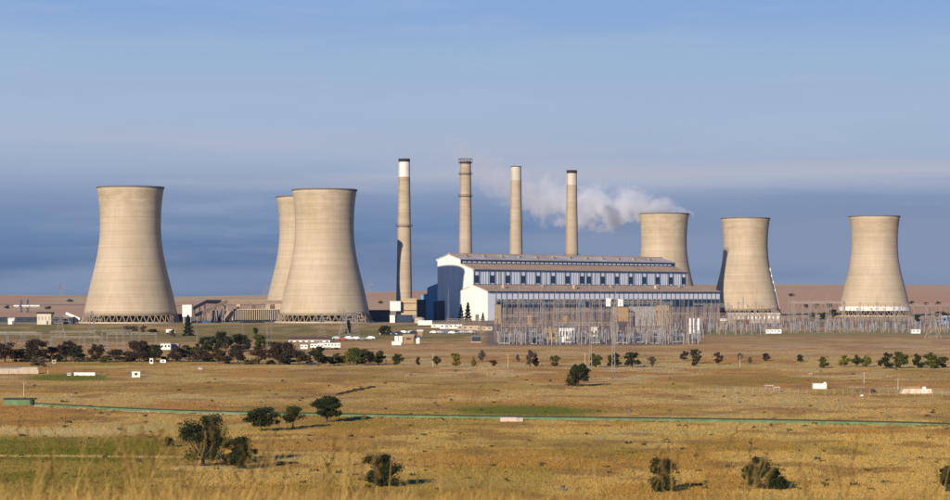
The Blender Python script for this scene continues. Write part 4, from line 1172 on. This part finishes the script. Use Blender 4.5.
def tussocks():
    n = 420; px = -150 + 1250 * rng.random(n); py = 350 + 140 * rng.random(n) ** .8
    y = (EYE - PLAIN) / ((py - HOR) * K); x = (px - 475) * K * y
    c = np.array([.13, .10, .035])[None] * (.6 + .8 * rng.random(n))[:, None]
    h = .18 + .30 * rng.random(n) ** 2; w = .10 + .16 * rng.random(n)
    # rank grass grown up against the foot of the green wall
    wp = np.array([(34.5, 406.3), (100, 410.0), (180, 413.4), (260, 415.3), (400, 418.0), (500, 419.4), (600, 420.7), (700, 422.0), (800, 423.5), (900, 425.6), (1000, 429)])
    m_ = 520; qx = 35 + 950 * rng.random(m_); qy = np.interp(qx, wp[:, 0], wp[:, 1]) + .55 + .5 * rng.random(m_)
    yy = (EYE - PLAIN) / ((qy - HOR) * K); xx = (qx - 475) * K * yy; keep = fbm(xx, yy * 0, 12, 66) > .46
    xx, yy = xx[keep], yy[keep]; m_ = len(xx)
    x = np.concatenate([x, xx]); y = np.concatenate([y, yy]); h = np.concatenate([h, .14 + .2 * rng.random(m_)]); w = np.concatenate([w, .06 + .08 * rng.random(m_)])
    c = np.concatenate([c, np.array([.36, .25, .075])[None] * (.5 + .7 * rng.random(m_))[:, None]])
    o = ob('tussocks', tuft_mesh(x, y, h, w, 14, .6, c, 'tussocks', MATS['dry_grass'])); tag(o, 'scattered darker grass tussocks on the plain', 'grass', kind='stuff')
tussocks()
def field_fence():
    t = thing('field_fence', 'thin wire fence crossing the plain below the white trough at right', 'fence', (0, 0, 0))
    pm = MB().bar((0, 0, -.3), (0, 0, 1.15), .045, .045, 4).mesh('post', M_steel2)
    pts = [spot(px, 393.5 + (px - 760) * .018) for px in range(690, 965, 9)]
    for x, y, z in pts: ob('post', pm, t, (x, y, z))
    for h in (.35, .7, 1.05):
        mb = MB()
        for p, q in zip(pts[:-1], pts[1:]): mb.bar((p[0], p[1], p[2] + h), (q[0], q[1], q[2] + h), .012, None, 3)
        mb.build('wire', M_steel2, t)
field_fence()
# eroded gully edge
def gully():
    mb = MB()
    for i in range(46):
        f = i / 45; px = 338 + 34 * f; py = 394.6 - 7.2 * f + math.sin(i * .7) * .35
        if random.random() < .2: continue
        x, y, z = spot(px, py); s = .3 + .55 * random.random() * (1 - abs(f - .55))
        k = len(mb.v); mb.lathe([(s, z - .15), (s * .9, z + s * .35), (.01, z + s * .5)], 7, False, x + random.uniform(-.4, .4), y)
    o = mb.build('gully_edge', mat('dark_earth', (.05, .032, .02), .95, .3, 1)); tag(o, 'broken dark earth edge of a gully behind the field trees', 'earth', kind='stuff')
gully()
# poles on the plain
def pole(px, py, top, label):
    x, y, z = spot(px, py); H = Zat(top, y) - z
    t = thing('utility_pole', label, 'pole', (x, y, z), 0, 'thin poles along the field')
    MB().bar((0, 0, -.4), (0, 0, H), .09, .06, 6).build('shaft', M_conc, t); MB().bar((-.5, 0, H - .3), (.5, 0, H - .3), .05).build('crossarm', M_steel2, t)
for i, (px, py, top) in enumerate([(433, 366.5, 353), (508, 368.5, 354), (585, 368, 353), (740, 367, 356), (864, 384, 372), (898, 390, 378), (24, 397, 381.5), (386, 364.5, 354)]):
    pole(px, py, top, f'thin pale pole on the plain, {ORD[sorted([433, 508, 585, 740, 864, 898, 24, 386]).index(px)]} of such poles from the left')

# ------------------------------------------------------------------ trees
FOL = {}
def fol(name, col, tr=.2):
    if name in FOL: return FOL[name]
    FOL[name] = attr_mat('foliage_' + name, .8, None, 0, tr), np.array(col)
    return FOL[name]
fol('dark', (.036, .044, .018)); fol('olive', (.062, .064, .022)); fol('brown', (.055, .039, .028), .1); fol('rust', (.078, .050, .026)); fol('yellow', (.17, .145, .03)); fol('green', (.075, .085, .022)); fol('twig', (.11, .08, .06), .05)
fol('conifer', (.022, .030, .024))
M_bark = mat('bark', (.075, .055, .04), .95, .3, 2)

def tree(px, py, hpx, wpx, kind, label, name='tree', cat='tree', group=None, dens=1.0, lean=0.0, trunk=.28, lobes=None, seed=0, leaf=None, y_at=None):
    R = np.random.default_rng(1000 + seed + int(px * 7))
    if y_at: x, y = X(px, y_at), y_at; z = g1(x, y)
    else: x, y, z = spot(px, py)
    H = hpx * K * y; W = wpx * K * y
    t = thing(name, label, cat, (x, y, z - .03), R.random() * .3, group)
    m, c = FOL[kind]
    # limbs
    mb = MB(); tr = max(.05, H * .035)
    tb = Vector((0, 0, -.25)); th = Vector((lean * H * .35, 0, H * trunk))
    mb.bar(tb, th, tr * 1.25, tr * .85, 7)
    if lobes is None:
        nl = int(12 + 5 * R.random()) + (8 if hpx > 22 else 0)
        lobes = []
        for i in range(nl):
            a = R.random() * 6.283; rr = math.sqrt(R.random()) * .40
            zz = trunk + (.92 - trunk) * (.02 + .92 * R.random())
            k = math.sqrt(max(.05, 1 - ((zz - .48) / .56) ** 2))
            lobes.append((rr * math.cos(a) * k, rr * math.sin(a) * k, zz, .105 + .10 * R.random()))
        lobes.append((R.normal(0, .08), R.normal(0, .08), .86, .13)); lobes.append((R.normal(0, .1), R.normal(0, .1), .62, .2))
    ctr = []
    for lx, ly, lz, lr in lobes:
        p = Vector((lx * W + lean * H * lz, ly * W, lz * H)); ctr.append((p, lr * W * 1.05, lr * H * .72))
        midp = th.lerp(p, .5) + Vector((R.normal(0, .04) * W, R.normal(0, .04) * W, -.04 * H))
        mb.bar(th * .97, midp, tr * .6, tr * .38, 5); mb.bar(midp, p, tr * .38, tr * .14, 5)
        for j in range(2):
            q = p + Vector((R.normal(0, .6) * lr * W, R.normal(0, .6) * lr * W, abs(R.normal(0, .5)) * lr * H)); mb.bar(midp.lerp(p, .6), q, tr * .2, tr * .07, 4)
    mb.build('trunk', M_bark, t)
    ls = leaf or max(.085, .27 * K * y * 3.0)
    n = int(dens * min(11000, len(lobes) * (H * W) / (ls * ls) * .30 + 200))
    which = R.integers(0, len(ctr), n)
    cen = np.array([[p.x, p.y, p.z] for p, _, _ in ctr])[which]; rx = np.array([r for _, r, _ in ctr])[which]; rz_ = np.array([r for _, _, r in ctr])[which]
    d = R.normal(size=(n, 3)); d /= np.linalg.norm(d, axis=1)[:, None]
    rad = (R.random(n) ** .5) * (1 + .38 * R.normal(size=n) * (R.random(n) < .5))
    P = cen + d * rad[:, None] * np.stack([rx, rx, rz_], 1)
    P[:, 2] = np.maximum(P[:, 2], .12 * H * (trunk > .15) + .02)
    A = R.normal(size=(n, 3)); A /= np.linalg.norm(A, axis=1)[:, None]
    B = np.cross(A, R.normal(size=(n, 3))); B /= np.linalg.norm(B, axis=1)[:, None]
    s = ls * (.6 + .8 * R.random(n))[:, None]
    V = np.stack([P - A * s, P + B * s * .55, P + A * s, P - B * s * .55], 1).reshape(-1, 3)
    col = c[None] * (.65 + .7 * R.random(n))[:, None] * (1 + .3 * (R.random(n)[:, None] - .5) * np.array([1, .2, -.5]))
    if kind in ('dark', 'olive', 'green'): col = np.where(R.random(n)[:, None] < .12, col * np.array([1.7, 1.5, 1.1]), col)
    ob('crown', mesh_np('crown', V, np.arange(n * 4).reshape(-1, 4), m, np.repeat(col, 4, 0)), t)
    return t

# the field trees in front
FG = 'scattered field trees'
tree(203, 466, 54, 56, 'dark', 'largest dark tree of the foreground pair at lower left', group=FG, trunk=.14, seed=1, dens=1.25)
tree(239, 469, 34, 42, 'dark', 'lower dark tree right beside the largest foreground tree', group=FG, trunk=.15, seed=2, dens=1.1)
tree(261, 431.5, 25, 37, 'dark', 'flat topped dark tree just below the green wall, left of two others', group=FG, trunk=.24, seed=3)
tree(293, 428.5, 24, 28, 'olive', 'thin forked tree between two denser trees below the green wall', group=FG, trunk=.32, seed=4, dens=.55)
tree(327, 422, 27, 34, 'dark', 'round dark tree standing in front of the green wall', group=FG, trunk=.28, seed=5, dens=1.15)
tree(381, 487, 35, 40, 'dark', 'lone dark tree low in the grass left of centre', group=FG, trunk=.14, seed=6)
tree(167.5, 447, 10.5, 14, 'dark', 'small round dark bush left of the largest foreground tree', 'bush', 'bush', FG, trunk=.1, seed=7)
tree(664, 492, 35, 30, 'dark', 'upright dark bush low in the grass right of centre', 'bush', 'bush', FG, trunk=.06, seed=8, dens=1.1)
tree(755, 489, 34, 30, 'dark', 'taller dark bush of a touching pair at lower right', 'bush', 'bush', FG, trunk=.06, seed=9, dens=1.1)
tree(775, 490, 24, 30, 'dark', 'lower dark bush of a touching pair at lower right', 'bush', 'bush', FG, trunk=.06, seed=10, dens=1.1)
tree(948, 492, 28, 18, 'dark', 'dark bush cut by the right edge of the picture', 'bush', 'bush', FG, trunk=.06, seed=11)
tree(572, 386, 12, 15, 'olive', 'grey olive bush at the foot of the leaning field tree', 'bush', 'bush', FG, trunk=.1, seed=12, dens=.7)
tree(577, 386.5, 24, 22, 'dark', 'leaning dark tree alone in the middle of the plain', group=FG, trunk=.3, lean=.22, seed=13, dens=1.1)

# left row of brown and dark trees
left = [(5, 362.5, 19, 22, 'brown'), (22, 361.5, 16, 18, 'brown'), (36, 362, 21, 20, 'brown'), (38, 367.5, 13, 16, 'twig'), (50, 361.5, 18, 18, 'brown'), (66, 361.5, 21, 20, 'brown'), (79, 361.5, 16, 16, 'dark'),
        (96, 361.8, 21, 16, 'brown'), (116, 361.8, 15, 22, 'brown'), (139.5, 361.8, 23, 28, 'brown'), (155.5, 362, 18, 14, 'dark'), (176, 362, 16, 16, 'brown'), (189, 361.5, 18, 22, 'olive'), (203, 362, 15, 15, 'brown'),
        (219, 363.8, 19, 19, 'rust'), (238, 364.2, 18, 21, 'brown'), (259, 364.8, 21, 19, 'rust'), (279, 365, 24, 25, 'brown'), (289.5, 364, 14, 13, 'dark'), (298.5, 365.5, 15, 14, 'brown'),
        (318.5, 366.3, 19, 20, 'dark'), (330, 365.5, 11, 12, 'dark'), (338.5, 365.5, 11.5, 14, 'olive'), (350, 364.5, 13, 10, 'yellow'), (357, 365.5, 18, 19, 'green'), (369, 365.5, 16, 12, 'dark'), (378.5, 365, 14, 14, 'olive')]
desc = {'brown': 'brown leafed tree', 'dark': 'dark green tree', 'twig': 'bare twiggy shrub', 'olive': 'olive green tree', 'rust': 'rust brown tree', 'yellow': 'yellow green tree', 'green': 'mid green tree'}
for i, (px, py, h, w, k) in enumerate(sorted(left)):
    rr_ = random.Random(i); h *= rr_.uniform(.8, 1.15); w *= rr_.uniform(1.05, 1.4)
    tree(px, py, h, w, k, f'{desc[k]}, {ORD[i]} from the left in the row across the left half', group='row of trees across the left half', trunk=.22, seed=20 + i, dens=.5 if k == 'twig' else (.75 if k in ('brown', 'rust') else 1.0))
# dark clump behind them and shrubs on the bank
tree(211, 352, 16, 18, 'dark', 'left one of the dark trees clumped behind the row', group='dark tree clump', trunk=.12, seed=61, dens=1.3)
tree(226, 352, 21, 22, 'dark', 'tallest middle tree of the dark clump behind the row', group='dark tree clump', trunk=.12, seed=62, dens=1.3)
tree(240, 351, 18, 22, 'dark', 'right one of the dark trees clumped behind the row', group='dark tree clump', trunk=.12, seed=63, dens=1.3)
tree(202, 350, 13, 14, 'dark', 'lowest outer tree at the left of the dark clump', group='dark tree clump', trunk=.12, seed=64)
tree(261, 352, 18, 17, 'green', 'mid green round tree behind the rust brown one', trunk=.15, seed=65, group='dark tree clump')
for i, (px, py, h, w, k, lab) in enumerate([(130, 334.5, 9, 18, 'twig', 'greyish shrub on the green bank below the far left tower'), (153, 334, 5, 13, 'dark', 'low dark shrub on the green bank below the far left tower'),
        (384.5, 335.2, 10, 14, 'dark', 'round dark tree beside parked white cars'), (143, 332.5, 8, 7, 'twig', 'thin shrub left of the low dark shrub on the bank'), (173, 336.5, 8, 8, 'twig', 'brownish shrub by the dark conifer on the bank'), (255, 334, 7, 6, 'olive', 'small tree on the bank near the ribbed bunker'),
        (824, 321, 9, 10, 'dark', 'dark tree behind the yard between the two right towers'), (812, 322, 10, 9, 'olive', 'greyish tree left of the dark one between the right towers'), (833, 318, 9, 14, 'dark', 'dark tree left of the tower with the white band'), (917, 322, 8, 8, 'dark', 'dark small tree right of the tower with the white band'), (943, 318, 7, 18, 'olive', 'low bushy trees at the right edge behind the yard')]):
    tree(px, py, h, w, k, lab, 'shrub' if h < 8.5 else 'tree', 'shrub' if h < 8.5 else 'tree', trunk=.1, seed=80 + i, group='shrubs on the bank and beyond the yard')
def conifer(px, py, hpx, wpx, label, d=None, seed=0):
    R = np.random.default_rng(400 + seed)
    if d: x, y = X(px, d), d; z = g1(x, y)
    else: x, y, z = spot(px, py)
    H = hpx * K * y; W = wpx * K * y
    t = thing('conifer_tree', label, 'tree', (x, y, z - .05), 0, 'dark conifers')
    MB().bar((0, 0, -.3), (0, 0, H), H * .022, .03, 7).build('trunk', M_bark, t)
    m, c = FOL['conifer']; n = 1500
    f = R.random(n) ** 1.25; tier = .85 + .3 * np.sin(f * 34)
    a = R.random(n) * 6.283; r = W * .5 * (1 - f) ** .8 * tier * (.35 + .65 * R.random(n) ** .5) * (1 + .25 * np.sin(a * 3 + seed))
    P = np.stack([r * np.cos(a), r * np.sin(a), H * (.07 + .93 * f) - r * .25], 1)
    A = np.stack([np.cos(a), np.sin(a), -.4 + .3 * R.normal(size=n)], 1); B = np.cross(A, R.normal(size=(n, 3))); B /= np.linalg.norm(B, axis=1)[:, None]
    s = .05 * H * (.5 + .7 * R.random(n))[:, None]
    V = np.stack([P - A * s, P + B * s * .4, P + A * s, P - B * s * .4], 1).reshape(-1, 3)
    ob('crown', mesh_np('crown', V, np.arange(n * 4).reshape(-1, 4), m, np.repeat(c[None] * (.6 + .8 * R.random(n))[:, None], 4, 0)), t)
conifer(188, 335.8, 21, 12, 'broad dark conifer on the bank right of the far left tower', seed=1)
conifer(348.5, 333.5, 17, 7, 'slim dark conifer at the foot of the overlapping towers', seed=2)
conifer(461, 0, 17, 7, 'left one of two dark conifers against the white hall end', d=1500, seed=3)
conifer(468, 0, 19, 8, 'right taller one of two dark conifers against the white hall end', d=1495, seed=4)
conifer(483, 0, 9, 5, 'short conifer at the corner of the white hall end', d=1500, seed=5)

# undergrowth between the trees of the left row
for i, px in enumerate([12, 29, 44, 58, 73, 87, 106, 127, 148, 166, 196, 210, 228, 248, 269, 287, 307, 324, 345, 364]):
    q = random.Random(70 + i)
    tree(px + q.uniform(-3, 3), 362.2 + (px > 210) * 2 + q.uniform(-1.2, .4), q.uniform(4.5, 9), q.uniform(11, 20), q.choice(('brown', 'dark', 'twig', 'olive', 'dark')),
         f'low undergrowth shrub between the trees of the left row, {ORD[i]} from the left', 'shrub', 'shrub', 'undergrowth of the left tree row', trunk=.06, seed=300 + i, dens=.8)
# far trees on the rising farmland
for i, (px, d_, h, w, k) in enumerate([(806, 2500, 4, 9, 'olive'), (817, 2480, 5, 8, 'dark'), (829, 2520, 4.5, 12, 'dark'), (912, 2700, 3.5, 10, 'olive'), (926, 2650, 3.2, 9, 'dark'), (938, 2680, 3.6, 12, 'olive'), (792, 3100, 3, 11, 'olive'), (702, 3000, 2.6, 8, 'olive'),
                                    (8, 2600, 3, 12, 'olive'), (48, 2550, 2.8, 14, 'olive'), (70, 3200, 2.4, 12, 'dark'), (380, 2900, 2.6, 9, 'olive')]):
    tree(px, 0, h, w * .62, k, f'small far tree clump on the rising farmland, {ORD[sorted([806, 817, 829, 912, 926, 938, 792, 702, 8, 48, 70, 380]).index(px)]} from the left', group='far tree clumps on the farmland', trunk=.08, seed=500 + i, y_at=d_, dens=.7)
# row of separate shrubs along the middle and right of the plain
mid = [(397, 365.5, 12, 13, 'olive'), (418, 365, 8.5, 6, 'rust'), (437, 366.5, 11, 10, 'olive'), (456, 367, 14, 11, 'yellow'), (474, 366.5, 10, 5, 'yellow'), (482, 361.5, 12, 9, 'twig'), (493, 366, 6, 9, 'rust'), (518, 362, 8, 6, 'twig'),
       (530, 367, 19, 14, 'twig'), (536, 366.5, 12, 8, 'brown'), (554, 366.5, 11, 14, 'green'), (595, 367.5, 15, 13, 'green'), (614, 367, 15, 16, 'olive'), (632, 367.5, 16, 18, 'dark'), (652.5, 367.5, 12, 10, 'twig'), (684, 360.5, 10, 11, 'brown'),
       (696, 363.5, 15, 13, 'brown'), (694.5, 366, 5, 8, 'rust'), (718, 364.5, 13, 12, 'brown'), (740, 361.5, 9, 7, 'twig'), (750, 363.5, 7, 6, 'twig'), (766, 361, 8.5, 9, 'brown'), (800, 362, 8, 8, 'brown'),
       (823, 368, 12, 15, 'green'), (845, 367, 12, 12, 'yellow'), (857, 367, 13, 12, 'olive'), (866.5, 367, 12, 10, 'yellow'), (886, 368.5, 17, 17, 'dark'), (900, 368.5, 17.5, 16, 'green'), (918, 368, 15, 14, 'dark'), (931, 368.5, 17, 18, 'green'), (943, 368, 12, 12, 'olive')]
d2 = dict(desc); d2.update(rust='reddish shrub', olive='olive shrub', brown='brown thin leafed shrub', yellow='yellow green shrub', twig='bare grey shrub', green='green round tree', dark='dark round tree')
for i, (px, py, h, w, k) in enumerate(sorted(mid)):
    lab = f'{d2[k]}, {(ORD + ["thirty-first", "thirty-second", "thirty-third"])[i]} from the left in the line across the middle and right'
    nm = 'tree' if k in ('dark', 'green') else 'shrub'
    tree(px, py, h, w, k, lab, nm, nm, group='line of shrubs and trees across the plain', trunk=.14, seed=120 + i, dens=.35 if k == 'twig' else (.6 if k == 'brown' else 1.0))

# ------------------------------------------------------------------ tall grass on the knoll in front of the camera
def near_grass():
    m = attr_mat('tall_dry_grass', .8, None, 0, .35)
    P = []
    n = 7000
    y = 4.2 + 5.0 * rng.random(n); px = -260 + 1480 * rng.random(n)
    x = (px - 475) * K * y
    dens = fbm(px, px * 0, 95, 41)
    tp = 508 - 22 * dens - 16 * rng.random(n) ** 2 
    tp = tp - smooth(330, 60, px) * 12 * rng.random(n)
    tall = rng.random(n) < np.where(px < 420, .06, .026)
    tp = np.where(tall, tp - 15 - 55 * rng.random(n) ** 1.5, tp)
    z0 = gz(x, y); zt = EYE - (tp - HOR) * K * y
    h = np.maximum(zt - z0, .08)
    lean = rng.normal(.10, .22, n); la = rng.normal(0, .1, n)
    w = np.where(tall, .0026, .0034) * (.7 + .6 * rng.random(n))
    segs = 5
    V = np.zeros((n, segs + 1, 2, 3)); f = np.linspace(0, 1, segs + 1)
    for k in range(segs + 1):
        cx = x + lean * h * f[k] ** 1.8; cy = y + la * h * f[k] ** 1.8; cz = z0 - .03 + h * f[k]
        ww = w * (1 - f[k] * .8)
        V[:, k, 0] = np.stack([cx - ww, cy, cz], 1); V[:, k, 1] = np.stack([cx + ww, cy, cz], 1)
    i = np.arange(n)[:, None] * (segs + 1) * 2 + np.arange(segs)[None] * 2
    F = np.stack([i, i + 1, i + 3, i + 2], -1).reshape(-1, 4)
    base = np.array([.50, .33, .10])
    c = base[None] * (.42 + .85 * rng.random(n))[:, None] * np.where(rng.random(n) < .25, .55, 1)[:, None]
    C = np.repeat(c, (segs + 1) * 2, 0)
    Vs = [V.reshape(-1, 3)]; Fs = [F]; Cs = [C]; off = n * (segs + 1) * 2
    # seed heads on the tall stems
    idx = np.where(tall)[0]
    for j in idx:
        L = .05 + .06 * rng.random()
        for q in range(9):
            g = q / 8; cx = x[j] + lean[j] * h[j] * (1 - L * g / h[j]) ** 1.8; cy = y[j]; cz = z0[j] + h[j] - L * g
            a = rng.normal(0, .004, 3); s = .0030
            Vs.append(np.array([[cx + a[0] - s, cy + a[1], cz], [cx + a[0] + s * .4, cy + a[1] + s, cz - s], [cx + a[0] + s, cy + a[1], cz + s * 2.2], [cx + a[0], cy + a[1] - s, cz + s * 2.5]]))
            Fs.append(np.arange(4)[None] + off); Cs.append(np.repeat(c[j][None], 4, 0)); off += 4
    o = ob('tall_grass', mesh_np('tall_grass', np.concatenate(Vs), np.concatenate(Fs), m, np.concatenate(Cs)))
    tag(o, 'blurred tall golden grass stems along the bottom of the view', 'grass', kind='stuff')
near_grass()

# ------------------------------------------------------------------ steam plume drifting left from the tower behind the hall
def plume():
    D = 1857
    path = [(694, 214, 5, 1.3), (676, 211, 12, 1.6), (655, 208, 18, 1.8), (630, 207, 25, 1.8), (605, 207, 29, 1.6), (580, 206, 30, 1.2), (555, 202, 30, 1.0), (530, 196, 28, .72), (505, 186, 30, .40), (482, 171, 28, .28), (462, 155, 23, .26), (446, 147, 11, .12)]
    px = np.array([p[0] for p in path][::-1]); py = np.array([p[1] for p in path][::-1]); pr_ = np.array([p[2] for p in path][::-1]); pd = np.array([p[3] for p in path][::-1])
    xs = X(px, D); zs = Zat(py, D); rs = pr_ * K * D
    t = np.linspace(0, 1, 60); xi = xs[0] + (xs[-1] - xs[0]) * t
    zi = np.interp(xi, xs, zs); ri = np.interp(xi, xs, rs)
    n = 28; V = []
    for k in range(60):
        for j in range(n):
            a = 2 * math.pi * j / n
            nn = .86 + .5 * float(fbm(np.array([xi[k] / 9 + 40]), np.array([a * 2.2 + 10 * (j == -1)]), 1.6, 51, 3)[0] * (1 - (j / n) ** 6)) + 0
            r = ri[k] * nn
            V.append((xi[k], D + r * math.cos(a) * .9, zi[k] + r * math.sin(a)))
    mb = MB(); mb.v = V
    for k in range(59):
        for j in range(n): mb.f.append((k * n + j, k * n + (j + 1) % n, (k + 1) * n + (j + 1) % n, (k + 1) * n + j))
    mb.f.append(tuple(reversed(range(n)))); mb.f.append(tuple(59 * n + j for j in range(n)))
    m = bpy.data.materials.new('steam'); m.use_nodes = True
    nd, lk = m.node_tree.nodes, m.node_tree.links; nd.clear()
    out = N(nd, 'ShaderNodeOutputMaterial'); vol = N(nd, 'ShaderNodeVolumePrincipled')
    vol.inputs['Color'].default_value = (.97, .985, 1.0, 1); vol.inputs['Anisotropy'].default_value = .1
    geo = N(nd, 'ShaderNodeNewGeometry'); sep = N(nd, 'ShaderNodeSeparateXYZ'); lk.new(geo.outputs['Position'], sep.inputs[0])
    mr = N(nd, 'ShaderNodeMapRange'); mr.inputs[1].default_value = xs[0]; mr.inputs[2].default_value = xs[-1]; lk.new(sep.outputs['X'], mr.inputs[0])
    def curve(vals, lo, hi):
        c = N(nd, 'ShaderNodeFloatCurve'); cv = c.mapping.curves[0]
        ts = (xs - xs[0]) / (xs[-1] - xs[0])
        while len(cv.points) < len(ts): cv.points.new(.5, .5)
        for p, a, b in zip(cv.points, ts, vals): p.location = (a, (b - lo) / (hi - lo))
        c.mapping.update(); lk.new(mr.outputs[0], c.inputs['Value'])
        r = N(nd, 'ShaderNodeMapRange'); r.inputs[3].default_value = lo; r.inputs[4].default_value = hi; lk.new(c.outputs[0], r.inputs[0]); return r.outputs[0]
    zc = curve(zs, 50, 200); rc = curve(rs, 0, 40); dc = curve(pd, 0, 2)
    def M(op, a, b=None):
        q = N(nd, 'ShaderNodeMath', operation=op)
        for i_, s_ in enumerate((a, b)):
            if s_ is None: continue
            if isinstance(s_, (int, float)): q.inputs[i_].default_value = s_
            else: lk.new(s_, q.inputs[i_])
        return q.outputs[0]
    dz = M('SUBTRACT', sep.outputs['Z'], zc); dy = M('SUBTRACT', sep.outputs['Y'], float(D))
    dist = M('DIVIDE', M('SQRT', M('ADD', M('MULTIPLY', dz, dz), M('MULTIPLY', dy, dy))), rc)
    def noise(s, det):
        no = N(nd, 'ShaderNodeTexNoise'); no.inputs['Scale'].default_value = s; no.inputs['Detail'].default_value = det; no.inputs['Roughness'].default_value = .62
        lk.new(geo.outputs['Position'], no.inputs['Vector']); return no.outputs['Fac']
    v = M('ADD', M('SUBTRACT', .78, dist), M('MULTIPLY', M('SUBTRACT', noise(.075, 5), .5), 2.6))
    sm = N(nd, 'ShaderNodeMapRange', interpolation_type='SMOOTHSTEP'); sm.inputs[1].default_value = 0; sm.inputs[2].default_value = .55; lk.new(v, sm.inputs[0])
    lk.new(M('MULTIPLY', M('MULTIPLY', sm.outputs[0], dc), .075), vol.inputs['Density'])
    lk.new(vol.outputs[0], out.inputs['Volume'])
    try: m.cycles.volume_step_rate = .12
    except Exception: pass
    o = mb.build('steam_plume', m); tag(o, 'white steam drifting left from the mouth of the tower behind the hall', 'steam', kind='stuff')
plume()

# ------------------------------------------------------------------ air
def haze():
    m = bpy.data.materials.new('thin_haze'); m.use_nodes = True
    nd, lk = m.node_tree.nodes, m.node_tree.links; nd.clear()
    out = N(nd, 'ShaderNodeOutputMaterial'); v = N(nd, 'ShaderNodeVolumePrincipled')
    v.inputs['Color'].default_value = (.50, .74, 1.0, 1); v.inputs['Density'].default_value = 2.6e-5; v.inputs['Anisotropy'].default_value = .2
    lk.new(v.outputs[0], out.inputs['Volume'])
    o = MB().box(-7200, 7200, -150, 12200, -75, 150).build('haze', m)
    tag(o, 'thin pale air over the plain', 'haze', kind='stuff')
HAZE = True
if HAZE: haze()
